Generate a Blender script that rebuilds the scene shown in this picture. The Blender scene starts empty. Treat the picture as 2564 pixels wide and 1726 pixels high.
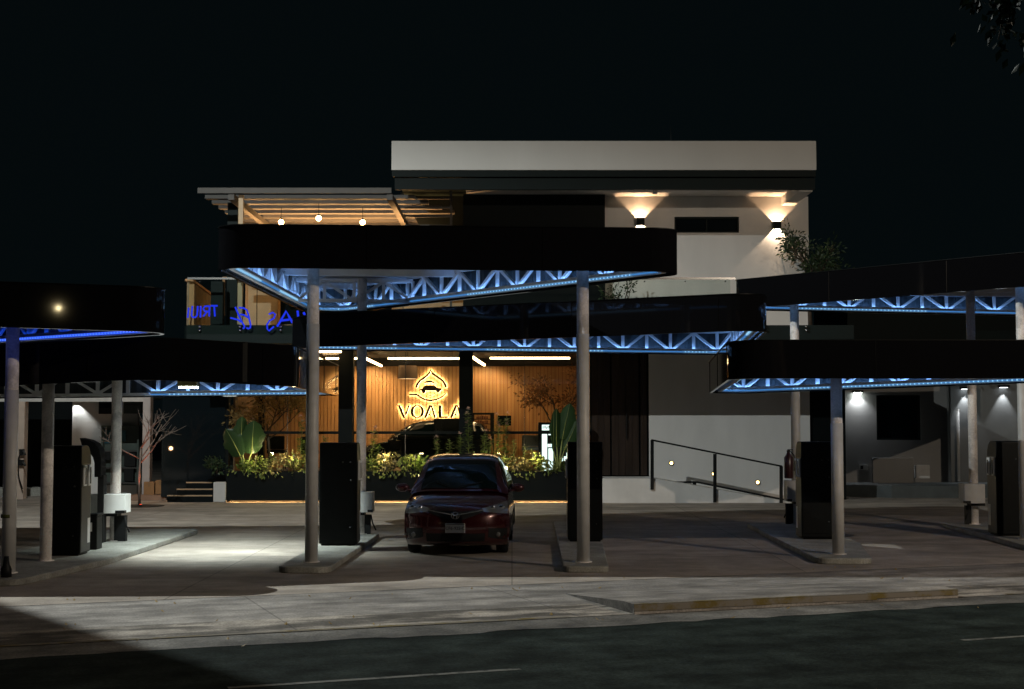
import bpy, bmesh, math, random
from mathutils import Vector, Matrix
random.seed(7)
C = bpy.context.scene.collection
S = bpy.context.scene
# ------------------------------------------------------------------ camera
FPX, PCX, PCY, HZ, CAMH = 3561.0, 1282.0, 863.0, 1060.0, 2.1
TH = math.atan((HZ - PCY) / FPX)
cam_d = bpy.data.cameras.new("camera"); cam = bpy.data.objects.new("camera", cam_d); C.objects.link(cam)
cam.location = (0, 0, CAMH); cam.rotation_euler = (math.pi / 2 + TH, 0, 0)
cam_d.sensor_width = 36.0; cam_d.lens = 36.0 * FPX / 2564.0
cam_d.clip_start = 0.1; cam_d.clip_end = 2000
S.camera = cam
# ------------------------------------------------------------------ world (night sky) and exposure
W = bpy.data.worlds.new("World"); S.world = W; W.use_nodes = True
bg = W.node_tree.nodes["Background"]
bg.inputs[0].default_value = (0.30, 0.62, 0.72, 1); bg.inputs[1].default_value = 0.0046
S.view_settings.view_transform = 'Standard'; S.view_settings.look = 'None'
S.view_settings.exposure = 0; S.view_settings.gamma = 1
S.cycles.use_denoising = True
S.cycles.sample_clamp_indirect = 3.0
S.cycles.max_bounces = 7; S.cycles.transparent_max_bounces = 12
S.cycles.caustics_reflective = False; S.cycles.caustics_refractive = False

def P(px, py, Y):
    """a point of the place at depth Y seen in direction (px,py) of the photograph"""
    u = (px - PCX) / FPX; v = (PCY - py) / FPX
    yc = math.cos(TH) - v * math.sin(TH); zc = math.sin(TH) + v * math.cos(TH)
    t = Y / yc
    return Vector((u * t, Y, CAMH + zc * t))
def PX(px, Y): return P(px, HZ, Y).x
def PZ(py, Y): return P(PCX, py, Y).z
def G(px, py, z=0.0):
    u = (px - PCX) / FPX; v = (PCY - py) / FPX
    yc = math.cos(TH) - v * math.sin(TH); zc = math.sin(TH) + v * math.cos(TH)
    t = (z - CAMH) / zc
    return Vector((u * t, yc * t, z))

# ------------------------------------------------------------------ materials
def nt(m):
    m.use_nodes = True
    return m.node_tree.nodes, m.node_tree.links
def pmat(name, col, rough=.6, metal=0.0, var=0.0, vscale=3.0, bump=0.0, bscale=40.0, emis=None, estr=0.0, coat=0.0, spec=.5, stretch=None, det=5):
    m = bpy.data.materials.new(name); n, l = nt(m); b = n["Principled BSDF"]
    b.inputs["Base Color"].default_value = (*col, 1); b.inputs["Roughness"].default_value = rough
    b.inputs["Metallic"].default_value = metal; b.inputs["Specular IOR Level"].default_value = spec
    b.inputs["Coat Weight"].default_value = coat; b.inputs["Coat Roughness"].default_value = .05
    if emis:
        b.inputs["Emission Color"].default_value = (*emis, 1); b.inputs["Emission Strength"].default_value = estr
    if var or bump:
        tc = n.new("ShaderNodeTexCoord"); mp = n.new("ShaderNodeMapping"); l.new(tc.outputs["Object"], mp.inputs[0])
        if stretch: mp.inputs["Scale"].default_value = stretch
    if var:
        no = n.new("ShaderNodeTexNoise"); no.inputs["Scale"].default_value = vscale; no.inputs["Detail"].default_value = det
        l.new(mp.outputs[0], no.inputs["Vector"])
        r = n.new("ShaderNodeMapRange"); r.inputs[1].default_value = .3; r.inputs[2].default_value = .7
        r.inputs[3].default_value = 1 - var; r.inputs[4].default_value = 1 + var; l.new(no.outputs[0], r.inputs[0])
        mx = n.new("ShaderNodeMix"); mx.data_type = 'RGBA'; mx.blend_type = 'MULTIPLY'; mx.inputs[0].default_value = 1
        mx.inputs[6].default_value = (*col, 1); l.new(r.outputs[0], mx.inputs[7]); l.new(mx.outputs[2], b.inputs["Base Color"])
        r2 = n.new("ShaderNodeMapRange"); r2.inputs[3].default_value = max(.02, rough - .08); r2.inputs[4].default_value = rough + .08
        l.new(no.outputs[0], r2.inputs[0]); l.new(r2.outputs[0], b.inputs["Roughness"])
    if bump:
        nb = n.new("ShaderNodeTexNoise"); nb.inputs["Scale"].default_value = bscale; nb.inputs["Detail"].default_value = 4
        l.new(mp.outputs[0], nb.inputs["Vector"])
        bp = n.new("ShaderNodeBump"); bp.inputs["Strength"].default_value = bump; bp.inputs["Distance"].default_value = .02
        l.new(nb.outputs[0], bp.inputs["Height"]); l.new(bp.outputs[0], b.inputs["Normal"])
    return m
def emat(name, col, strength):
    m = bpy.data.materials.new(name); n, l = nt(m)
    n.remove(n["Principled BSDF"]); e = n.new("ShaderNodeEmission")
    e.inputs[0].default_value = (*col, 1); e.inputs[1].default_value = strength
    l.new(e.outputs[0], n["Material Output"].inputs[0]); return m
def glassmat(name, tint=(.9, .93, .92), ior=1.35):
    m = bpy.data.materials.new(name); n, l = nt(m); n.remove(n["Principled BSDF"])
    t = n.new("ShaderNodeBsdfTransparent"); t.inputs[0].default_value = (*tint, 1)
    g = n.new("ShaderNodeBsdfGlossy"); g.inputs["Roughness"].default_value = .02
    f = n.new("ShaderNodeFresnel"); f.inputs[0].default_value = ior
    x = n.new("ShaderNodeMixShader"); l.new(f.outputs[0], x.inputs[0]); l.new(t.outputs[0], x.inputs[1]); l.new(g.outputs[0], x.inputs[2])
    l.new(x.outputs[0], n["Material Output"].inputs[0]); return m
def leafmat(name, ca, cb, rough=.45, trans=.25):
    m = bpy.data.materials.new(name); n, l = nt(m); b = n["Principled BSDF"]
    ge = n.new("ShaderNodeNewGeometry"); mx = n.new("ShaderNodeMix"); mx.data_type = 'RGBA'
    l.new(ge.outputs["Random Per Island"], mx.inputs[0]); mx.inputs[6].default_value = (*ca, 1); mx.inputs[7].default_value = (*cb, 1)
    l.new(mx.outputs[2], b.inputs["Base Color"]); b.inputs["Roughness"].default_value = rough
    tr = n.new("ShaderNodeBsdfTranslucent"); l.new(mx.outputs[2], tr.inputs[0])
    ms = n.new("ShaderNodeMixShader"); ms.inputs[0].default_value = trans
    l.new(b.outputs[0], ms.inputs[1]); l.new(tr.outputs[0], ms.inputs[2]); l.new(ms.outputs[0], n["Material Output"].inputs[0])
    return m
def slabmat(name, col, blotch=.35, bw=4.2, bh=3.6, joint=.45, rot=0.0, fine=.2, patches=None, rough=.75, mortar=.012, spec=.3):
    """cast concrete: slab joints, stains, streaks and grain"""
    m = bpy.data.materials.new(name); n, l = nt(m); b = n["Principled BSDF"]
    tc = n.new("ShaderNodeTexCoord"); mp = n.new("ShaderNodeMapping"); mp.inputs["Rotation"].default_value = (0, 0, rot)
    l.new(tc.outputs["Object"], mp.inputs[0])
    def noise(scale, lo, hi, det=6, st=(1, 1, 1), f0=.35, f1=.65):
        q = n.new("ShaderNodeMapping"); q.inputs["Scale"].default_value = st; l.new(mp.outputs[0], q.inputs[0])
        t = n.new("ShaderNodeTexNoise"); t.inputs["Scale"].default_value = scale; t.inputs["Detail"].default_value = det; t.inputs["Roughness"].default_value = .62
        l.new(q.outputs[0], t.inputs["Vector"])
        r = n.new("ShaderNodeMapRange"); r.inputs[1].default_value = f0; r.inputs[2].default_value = f1
        r.inputs[3].default_value = lo; r.inputs[4].default_value = hi; l.new(t.outputs[0], r.inputs[0]); return r.outputs[0]
    def mul(a, bb):
        q = n.new("ShaderNodeMath"); q.operation = 'MULTIPLY'; l.new(a, q.inputs[0]); l.new(bb, q.inputs[1]); return q.outputs[0]
    v = mul(noise(.35, 1 - blotch, 1 + blotch * .6), noise(2.2, 1 - fine, 1 + fine, 8))
    v = mul(v, noise(.9, 1 - fine, 1 + fine * .5, 6, (.22, 1, 1)))
    v = mul(v, noise(38, 1 - fine * .8, 1 + fine * .8, 3))
    br = n.new("ShaderNodeTexBrick"); l.new(mp.outputs[0], br.inputs["Vector"])
    br.inputs["Color1"].default_value = (1, 1, 1, 1); br.inputs["Color2"].default_value = (.86, .86, .86, 1); br.inputs["Mortar"].default_value = (joint,) * 3 + (1,)
    br.inputs["Scale"].default_value = 1; br.inputs["Mortar Size"].default_value = mortar; br.inputs["Brick Width"].default_value = bw; br.inputs["Row Height"].default_value = bh
    br.offset = 0
    bwn = n.new("ShaderNodeRGBToBW"); l.new(br.outputs[0], bwn.inputs[0]); v = mul(v, bwn.outputs[0])
    if patches: v = mul(v, noise(*patches))
    mx = n.new("ShaderNodeMix"); mx.data_type = 'RGBA'; mx.blend_type = 'MULTIPLY'; mx.inputs[0].default_value = 1
    mx.inputs[6].default_value = (*col, 1); l.new(v, mx.inputs[7]); l.new(mx.outputs[2], b.inputs["Base Color"])
    b.inputs["Roughness"].default_value = rough; b.inputs["Specular IOR Level"].default_value = spec
    nb = n.new("ShaderNodeTexNoise"); nb.inputs["Scale"].default_value = 55; nb.inputs["Detail"].default_value = 5; l.new(mp.outputs[0], nb.inputs["Vector"])
    bp = n.new("ShaderNodeBump"); bp.inputs["Strength"].default_value = .35; bp.inputs["Distance"].default_value = .01
    l.new(nb.outputs[0], bp.inputs["Height"]); l.new(bp.outputs[0], b.inputs["Normal"])
    return m

M = {}
M['asphalt'] = slabmat('asphalt', (.022, .030, .028), .2, 400, 400, 1, -.36, .42, (2.0, .82, 1.1, 10, (.3, 1, 1), .3, .7), .9, spec=.06)
M['earth'] = pmat('earth', (.05, .05, .045), .9, var=.3, vscale=.5)
M['lot'] = slabmat('lot concrete', (.37, .325, .28), .28, 4.15, 4.6, .55, 0, .18, (1.3, .78, 1.06, 10, (.3, 1, 1), .38, .52))
M['walk'] = slabmat('pavement concrete', (.285, .268, .25), .22, 3.1, 60, .6, -.36, .26, (2.6, .68, 1.2, 10, (.3, 1, 1), .40, .60))
M['apron'] = slabmat('worn kerb concrete', (.27, .245, .215), .4, 3.1, 60, .6, -.36, .34, (2.2, .42, 1.4, 10, (.28, 1, 1), .46, .54))
M['gutter'] = slabmat('gutter concrete', (.15, .145, .135), .3, 6.0, 60, .7, -.36, .4)
def wornpaint(name, paint, bare, scale, th):
    m = pmat(name, paint, .8, spec=.2); n, l = nt(m); b = n["Principled BSDF"]
    tc = n.new("ShaderNodeTexCoord"); t = n.new("ShaderNodeTexNoise"); t.inputs["Scale"].default_value = scale; t.inputs["Detail"].default_value = 10; t.inputs["Roughness"].default_value = .7
    l.new(tc.outputs["Object"], t.inputs["Vector"]); r = n.new("ShaderNodeMapRange"); r.inputs[1].default_value = th - .06; r.inputs[2].default_value = th + .06; l.new(t.outputs[0], r.inputs[0])
    x = n.new("ShaderNodeMix"); x.data_type = 'RGBA'; x.inputs[6].default_value = (*paint, 1); x.inputs[7].default_value = (*bare, 1); l.new(r.outputs[0], x.inputs[0]); l.new(x.outputs[2], b.inputs["Base Color"]); return m
M['yellow'] = wornpaint('worn yellow paint', (.15, .115, .035), (.19, .175, .15), 2.6, .47)
M['whiteline'] = wornpaint('worn white paint', (.15, .155, .145), (.04, .045, .042), 4.0, .53)
M['kerb'] = slabmat('island concrete', (.33, .33, .30), .3, 400, 400, 1, 0, .22)
M['black_gloss'] = pmat('black gloss panel', (.005, .005, .006), .04, 0, bump=.01, bscale=1.1, spec=.22)
M['liner'] = pmat('canopy liner', (.022, .030, .034), .5, 0, var=.1)
M['deck'] = pmat('canopy deck', (.36, .36, .36), .5, .1, var=.12, vscale=2)
M['coping'] = pmat('coping metal', (.003, .0035, .004), .4, 0, spec=.12)
M['truss'] = pmat('white painted steel', (.62, .62, .62), .45, 0, var=.07, vscale=4)
M['pole'] = slabmat('grimy white pole paint', (.82, .775, .74), .22, 400, 400, 1, 0, .13, (2.6, .74, 1.08, 8, (1, 1, 1), .42, .52), .5)
M['led_blue'] = emat('sky blue led', (.08, .32, .80), .62)
M['led_fill'] = emat('blue hidden fill led', (.20, .44, 1.0), 24.0)  # for the added out-of-sight strips that light the trusses
M['led_royal_fill'] = emat('royal hidden fill led', (.01, .09, 1.0), 4.5)
M['led_dot'] = emat('white led dot', (.35, .70, 1.0), 1.0)
M['led_royal'] = emat('royal blue led', (.012, .07, 1.0), 1.0)
M['led_royal_dot'] = emat('royal blue led dot', (.06, .16, 1.0), 2.0)
M['box_black'] = pmat('black powder coat', (.003, .004, .0042), .45, 0, var=.2, vscale=5, bump=.03, bscale=60, spec=.14)
M['panel_grey'] = pmat('brushed steel panel', (.05, .05, .048), .45, .2, var=.15, vscale=6, stretch=(6, 6, .6))
M['white_plastic'] = pmat('white plastic', (.72, .73, .72), .4, 0, var=.06, vscale=6)
M['dull_white'] = pmat('dull white metal', (.50, .50, .49), .45, 0, var=.10, vscale=6)
M['dark_plastic'] = pmat('dark plastic', (.010, .011, .0115), .55, spec=.2)
M['rubber'] = pmat('rubber', (.010, .010, .010), .8, spec=.2)
M['steel'] = pmat('stainless steel', (.6, .6, .6), .25, 1)
M['stucco'] = pmat('light grey stucco', (.76, .745, .725), .85, 0, var=.08, vscale=1.2, stretch=(1, 1, .3), bump=.12, bscale=60)
M['band'] = pmat('white roof band', (.67, .67, .65), .7, 0, var=.05, vscale=.8, stretch=(1, 1, .25), bump=.08, bscale=30)
M['dark_trim'] = pmat('charcoal metal trim', (.006, .011, .011), .6, 0, var=.15, vscale=1, spec=.15)
M['grey_fascia'] = pmat('slate grey fascia', (.010, .018, .018), .6, 0, var=.15, vscale=1, spec=.15)
M['dark_wall'] = pmat('near black wall', (.003, .0055, .0062), .6, 0, var=.2, vscale=1, spec=.15)
M['ceiling'] = pmat('dark ceiling', (.05, .046, .042), .8)
M['floor_in'] = pmat('showroom floor', (.16, .12, .09), .35, 0, var=.2, vscale=2)
M['wood'] = pmat('slatted wood', (.54, .285, .115), .5, 0, var=.22, vscale=2.5, stretch=(3, 3, .25))
M['wood_back'] = pmat('dark wood backing', (.34, .15, .045), .6)
M['plank'] = pmat('brown wood planks', (.20, .115, .055), .55, 0, var=.3, vscale=3, stretch=(2, 2, .3))
M['door_wood'] = pmat('dark stained door wood', (.028, .016, .010), .4, 0, var=.3, vscale=3, stretch=(3, 3, .3))
M['louver'] = pmat('pergola steel', (.105, .10, .095), .6, 0, var=.1, spec=.2)
M['stone'] = pmat('terrace stone cladding', (.34, .24, .14), .7, 0, var=.45, vscale=2.2, bump=.2, bscale=10, det=8)
M['terrace_wall'] = pmat('cream terrace wall', (.55, .42, .28), .8, 0, var=.15, vscale=1.2)
M['glass'] = glassmat('clear glass', (.93, .95, .94), 1.30)
M['rail_glass'] = glassmat('railing glass', (.88, .92, .90), 1.25)
M['dark_glass'] = pmat('dark window glass', (.006, .010, .013), .06, spec=.5)
M['warm_led'] = emat('warm white led bar', (1.0, .66, .31), 20.0)
M['bulb'] = emat('warm filament bulb', (1.0, .55, .17), 75.0)
M['halo'] = emat('warm halo led', (1.0, .78, .42), 34.0)
M['sign_face'] = pmat('dark bronze sign face', (.018, .012, .007), .4, .2)
M['neon'] = emat('blue neon', (.02, .05, 1.0), .75)
M['cool_lamp'] = emat('cool white lamp', (.92, 1.0, .94), 40.0)
M['warm_lamp'] = emat('warm wall lamp', (1.0, .72, .42), 90.0)
M['step_lamp'] = emat('step light lens', (1.0, .66, .20), 14.0)
M['red_led'] = emat('red led', (1.0, .08, .03), 2.5)
M['fridge_lit'] = emat('lit cooler panel', (.82, 1.0, .95), 1.6)
M['car_red'] = pmat('dark red car paint', (.042, .0035, .0045), .24, .35, coat=1.0)
M['car_black'] = pmat('black car paint', (.008, .009, .010), .25, .2, coat=1.0)
M['car_glass'] = pmat('tinted car glass', (.004, .010, .012), .05, spec=.2)
M['lamp_glass'] = pmat('headlight lens', (.17, .18, .18), .15, .4, coat=1.0)
M['chrome'] = pmat('chrome', (.6, .6, .62), .12, 1)
M['plate'] = pmat('licence plate', (.70, .71, .69), .5)
M['ink'] = pmat('black ink', (.012, .012, .012), .6)
M['cardboard'] = pmat('cardboard', (.30, .17, .075), .8, 0, var=.12, vscale=4)
M['shelf_green'] = pmat('grey green metal', (.055, .075, .065), .5, var=.2)
M['teal'] = pmat('teal panel', (.02, .10, .14), .4)
M['ext_red'] = pmat('dark red extinguisher', (.035, .010, .012), .3, coat=.5)
M['bark'] = pmat('bark', (.10, .075, .055), .9, 0, var=.3, vscale=9, bump=.4, bscale=25)
M['pale_bark'] = pmat('pale bark', (.26, .20, .17), .85, 0, var=.25, vscale=9, bump=.3, bscale=25)
M['soil'] = pmat('soil', (.03, .022, .015), .95)
M['shade'] = pmat('lamp shade fabric', (.13, .08, .05), .8, emis=(1, .5, .22), estr=.03)
M['leaf_hedge'] = leafmat('hedge leaves', (.05, .11, .02), (.16, .21, .04))
M['leaf_lime'] = leafmat('lime leaves', (.13, .20, .045), (.25, .26, .08))
M['leaf_cream'] = leafmat('cream leaves', (.40, .33, .16), (.26, .24, .09))
M['leaf_dark'] = leafmat('dark leaves', (.018, .040, .018), (.05, .085, .035))
M['leaf_big'] = leafmat('elephant ear leaf', (.016, .048, .016), (.034, .075, .024), .35, .25)
M['leaf_dry'] = leafmat('dried leaves', (.30, .21, .08), (.45, .32, .13), .5, .5)
M['leaf_rust'] = leafmat('rust leaves', (.26, .11, .04), (.16, .09, .03), .5, .4)
M['stem'] = pmat('green stem', (.16, .20, .06), .5)
M['leaf_street'] = leafmat('street tree leaves', (.006, .012, .007), (.016, .028, .014), .6, .2)
M['petal'] = leafmat('pink petals', (.62, .36, .36), (.55, .42, .40), .6, .3)

# ------------------------------------------------------------------ builders
ORG = {}
class MB:
    def __init__(s): s.v = []; s.f = []
    def add(s, vs, fs):
        o = len(s.v); s.v += [tuple(p) for p in vs]; s.f += [tuple(i + o for i in f) for f in fs]
    def box(s, x0, x1, y0, y1, z0, z1):
        s.add([(x0, y0, z0), (x1, y0, z0), (x1, y1, z0), (x0, y1, z0), (x0, y0, z1), (x1, y0, z1), (x1, y1, z1), (x0, y1, z1)],
              [(0, 3, 2, 1), (4, 5, 6, 7), (0, 1, 5, 4), (1, 2, 6, 5), (2, 3, 7, 6), (3, 0, 4, 7)]); return s
    def bar(s, p, q, w, h=None, up=(0, 0, 1)):
        p = Vector(p); q = Vector(q); h = h or w; d = (q - p).normalized(); up = Vector(up)
        if abs(d.dot(up)) > .98: up = Vector((0, 1, 0)) if abs(d.y) < .9 else Vector((1, 0, 0))
        a = d.cross(up).normalized() * (w / 2); b = a.cross(d).normalized() * (h / 2)
        s.add([p - a - b, p + a - b, p + a + b, p - a + b, q - a - b, q + a - b, q + a + b, q - a + b],
              [(0, 1, 2, 3), (7, 6, 5, 4), (0, 4, 5, 1), (1, 5, 6, 2), (2, 6, 7, 3), (3, 7, 4, 0)]); return s
    def tube(s, pts, r, n=8, cap=True):
        pts = [Vector(p) for p in pts]; rs = r if isinstance(r, (list, tuple)) else [r] * len(pts)
        o = len(s.v); N = len(pts); prev = None
        for i, p in enumerate(pts):
            d = (pts[min(i + 1, N - 1)] - pts[max(i - 1, 0)]).normalized()
            if prev is None: a = d.orthogonal().normalized()
            else:
                a = prev - d * prev.dot(d); a = a.normalized() if a.length > 1e-6 else d.orthogonal().normalized()
            prev = a; b = d.cross(a)
            for k in range(n):
                t = 2 * math.pi * k / n; s.v.append(tuple(p + (a * math.cos(t) + b * math.sin(t)) * rs[i]))
        for i in range(N - 1):
            for k in range(n):
                k2 = (k + 1) % n; s.f.append((o + i * n + k, o + i * n + k2, o + (i + 1) * n + k2, o + (i + 1) * n + k))
        if cap:
            s.f.append(tuple(o + k for k in reversed(range(n)))); s.f.append(tuple(o + (N - 1) * n + k for k in range(n)))
        return s
    def cyl(s, c, r, z0, z1, n=20): return s.tube([(c[0], c[1], z0), (c[0], c[1], z1)], r, n)
    def prism(s, poly, vec):
        """closed polygon of 3d points pushed along vec"""
        n = len(poly); a = [Vector(p) for p in poly]; b = [p + Vector(vec) for p in a]
        s.add(a + b, [tuple(range(n))[::-1], tuple(range(n, 2 * n))] + [(i, (i + 1) % n, n + (i + 1) % n, n + i) for i in range(n)]); return s
    def grid(s, rows):
        o = len(s.v); R = len(rows); K = len(rows[0])
        for r in rows: s.v += [tuple(p) for p in r]
        for i in range(R - 1):
            for k in range(K - 1): s.f.append((o + i * K + k, o + i * K + k + 1, o + (i + 1) * K + k + 1, o + (i + 1) * K + k))
        return s
    def ribbon(s, pts, wid, vec):
        """flat stroke in the XZ plane with width, pushed along vec"""
        pts = [Vector(p) for p in pts]; L = []; R = []
        for i, p in enumerate(pts):
            d = (pts[min(i + 1, len(pts) - 1)] - pts[max(i - 1, 0)]); n = Vector((-d.z, 0, d.x)).normalized()
            w = wid[i] if isinstance(wid, (list, tuple)) else wid
            L.append(p + n * w / 2); R.append(p - n * w / 2)
        for i in range(len(pts) - 1): s.prism([L[i], L[i + 1], R[i + 1], R[i]], vec)
        return s
    def ball(s, c, r, n=12, m=8, sc=(1, 1, 1)):
        rows = []
        for i in range(m + 1):
            t = math.pi * i / m
            rows.append([(c[0] + r * sc[0] * math.sin(t) * math.cos(2 * math.pi * k / n), c[1] + r * sc[1] * math.sin(t) * math.sin(2 * math.pi * k / n), c[2] + r * sc[2] * math.cos(t)) for k in range(n + 1)])
        return s.grid(rows)
def obj(name, mb, mat, parent=None, smooth=False, bevel=0, org=None):
    me = bpy.data.meshes.new(name)
    o0 = ORG[parent] if parent is not None else (Vector(org) if org is not None else Vector((0, 0, 0)))
    me.from_pydata([tuple(Vector(p) - o0) for p in mb.v], [], mb.f); me.validate()
    bm = bmesh.new(); bm.from_mesh(me); bmesh.ops.recalc_face_normals(bm, faces=bm.faces)
    bm.to_mesh(me); bm.free()
    if smooth:
        for p in me.polygons: p.use_smooth = True
    o = bpy.data.objects.new(name, me); C.objects.link(o); me.materials.append(M[mat] if isinstance(mat, str) else mat)
    ORG[o] = o0
    if parent is not None: o.parent = parent
    else: o.location = o0
    if bevel:
        b = o.modifiers.new("bevel", 'BEVEL'); b.width = bevel; b.segments = 2; b.limit_method = 'ANGLE'
    if smooth == 'edge':
        me.set_sharp_from_angle(angle=math.radians(35))
    return o
def objs(name, mb, mat, parent=None, smooth=False):
    """one object per separate piece of the builder's shape"""
    par = list(range(len(mb.v)))
    def find(i):
        while par[i] != i: par[i] = par[par[i]]; i = par[i]
        return i
    for f in mb.f:
        for i in f[1:]: par[find(i)] = find(f[0])
    grp = {}
    for f in mb.f: grp.setdefault(find(f[0]), []).append(f)
    out = []
    for fs in grp.values():
        ids = sorted({i for f in fs for i in f}); mp = {i: k for k, i in enumerate(ids)}
        q = MB(); q.add([mb.v[i] for i in ids], [tuple(mp[i] for i in f) for f in fs]); out.append(obj(name, q, mat, parent, smooth))
    return out
def tag(o, label=None, cat=None, group=None, kind=None):
    if label: o['label'] = label
    if cat: o['category'] = cat
    if group: o['group'] = group
    if kind: o['kind'] = kind
    return o
def thing(name, label, cat, loc, group=None):
    o = bpy.data.objects.new(name, None); C.objects.link(o); o.location = loc; o.empty_display_size = .2
    ORG[o] = Vector(loc); return tag(o, label, cat, group)
def copy_tree(o, parent=None):
    c = o.copy(); C.objects.link(c)
    ORG[c] = ORG[o]
    if parent is not None: c.parent = parent
    for ch in list(o.children): copy_tree(ch, c)
    return c
def lamp(name, kind, loc, power, col, parent=None, **kw):
    d = bpy.data.lights.new(name, kind); d.energy = power; d.color = col
    for k, v in kw.items():
        if k not in ('aim', 'noref'): setattr(d, k, v)
    o = bpy.data.objects.new(name, d); C.objects.link(o)
    if parent is not None: o.parent = parent; o.location = Vector(loc) - ORG[parent]
    else: o.location = loc
    if 'aim' in kw: o.rotation_euler = (Vector(kw['aim']) - Vector(loc)).to_track_quat('-Z', 'Y').to_euler()
    return o
# ------------------------------------------------------------------ street lamps (both stand outside the frame)
def street_lamp(loc, head, label, power, col, aim, shadow_plate=None, rad=.03, size=150, blend=.25):
    t = thing('street_lamp', label, 'street lamp', loc, 'street lamps')
    x, y, _ = loc; hx, hy, hz = head
    obj('pole', MB().tube([(x, y, 0), (x, y, hz + .1)], [.11, .07], 12), 'steel', t, True)
    obj('arm', MB().tube([(x, y, hz - .3), ((x + hx) / 2, (y + hy) / 2, hz + .25), (hx, hy, hz + .22)], .045, 8), 'steel', t, True)
    hd = MB(); d = (Vector((hx - x, hy - y, 0))).normalized(); c = Vector(head)
    hd.bar(c - d * .35 + Vector((0, 0, .17)), c + d * .3 + Vector((0, 0, .15)), .26, .09)
    h = obj('lamp_head', hd, 'dark_trim', t)
    if shadow_plate: obj('shadow_plate', MB().prism([c + Vector(p) for p in shadow_plate], (0, 0, -.012)), 'dark_trim', t)  # added unseen plate, shaped to cast the shadow edge across the near pavement
    obj('lens', MB().bar(c - d * .16 + Vector((0, 0, .1)), c + d * .16 + Vector((0, 0, .1)), .16, .006), emat('street lamp lens', col, 12), h)
    lamp('street light', 'SPOT', head, power, col, t, shadow_soft_size=rad, spot_size=math.radians(size), spot_blend=blend, aim=aim)
    return t
LL = Vector((-8.6, 21.2, 13.0))
gA, gB, gC = G(0, 1508), G(231, 1580), G(631, 1695); gZ = gA + (gA - gB) * 1.5; gY = gC + (gC - gB) * 3
off = Vector((-.9, -.8, 0))
street_lamp((-13.6, 22.4, 0), tuple(LL), 'tall cool white street lamp standing beyond the left side of the lot', 6200, (.95, 1.0, .96), (-8.6, 21.25, 0),
            [(q - LL) * .12 for q in (gZ, gA, gB, gC, gY)] + [(gY - LL) * .12 + off, (gZ - LL) * .12 + off], .02, 164, .25)
street_lamp((16.2, 7.4, 0), (14.5, 8.5, 9.0), 'warm street lamp across the road to the right', 4300, (1.0, .82, .63), (2.0, 25.0, 0), size=140)
street_lamp((-16.3, -21.5, 0), (-16.0, -20.0, 6.67), 'yellow street lamp on the near side of the road behind the viewpoint', 75, (1.0, .80, .42), (-6, 18, 0), rad=.035, size=150)

# ------------------------------------------------------------------ ground
U = Vector((.936, .351, 0)); N = Vector((-.351, .936, 0)); Q0 = Vector((0, 15.4, 0))
def D(s, t, z=0): return Q0 + U * s + N * t + Vector((0, 0, z))
def sheet(name, pts, mat, sub=None):
    o = obj(name, MB().add(pts, [tuple(range(len(pts)))]) or None, mat) if False else None
    m = MB(); m.add(pts, [tuple(range(len(pts)))]); o = obj(name, m, mat); o['kind'] = 'structure'; return o
sheet('ground', [(-300, -200, -.02), (300, -200, -.02), (300, 400, -.02), (-300, 400, -.02)], 'earth')
sheet('road', [D(-90, -16, -.012), D(90, -16, -.012), D(90, -.7, -.012), D(-90, -.7, -.012)], 'asphalt')
random.seed(3)
g = [D(-60, -.05, -.008)] + [D(60, -.05, -.008)]
edge = []
s_ = 60
while s_ > -60:
    edge.append(D(s_, -.74 + random.uniform(-.06, .06), -.008)); s_ -= random.uniform(.12, .5) if abs(s_) < 12 else 2
sheet('gutter', [D(-60, -.05, -.008), D(60, -.05, -.008)] + edge, 'gutter')
sheet('kerb_strip', [D(-60, -.05, -.004), D(60, -.05, -.004), D(60, .95, -.004), D(-60, .95, -.004)], 'apron')
sheet('sidewalk', [D(-60, .95, -.004), D(60, .95, -.004), D(60, 3.05, -.004), D(-60, 3.05, -.004)], 'walk')
sheet('forecourt', [D(-60, 3.05, 0), D(60, 3.05, 0), (60, 80, 0), (-60, 80, 0)], 'lot')
yl = MB()
s_ = -12.0
while s_ < 12:
    L_ = random.uniform(.5, 1.6); w_ = random.uniform(.035, .055)
    if not (1.3 < s_ + L_ and s_ < 5.7):
        yl.add([D(s_, -.02 - w_, 0), D(s_ + L_, -.02 - w_, 0), D(s_ + L_, -.02 + w_, 0), D(s_, -.02 + w_, 0)], [(0, 1, 2, 3)])
    s_ += L_
o = obj('kerb_line', yl, 'yellow'); o['kind'] = 'structure'
wl = MB()
for a in (-10.6, -3.5, 3.6, 10.7): wl.add([D(a, -2.91, -.008), D(a + 2.5, -2.91, -.008), D(a + 2.5, -2.83, -.008), D(a, -2.83, -.008)], [(0, 1, 2, 3)])
o = obj('lane_line', wl, 'whiteline'); o['kind'] = 'structure'
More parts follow.
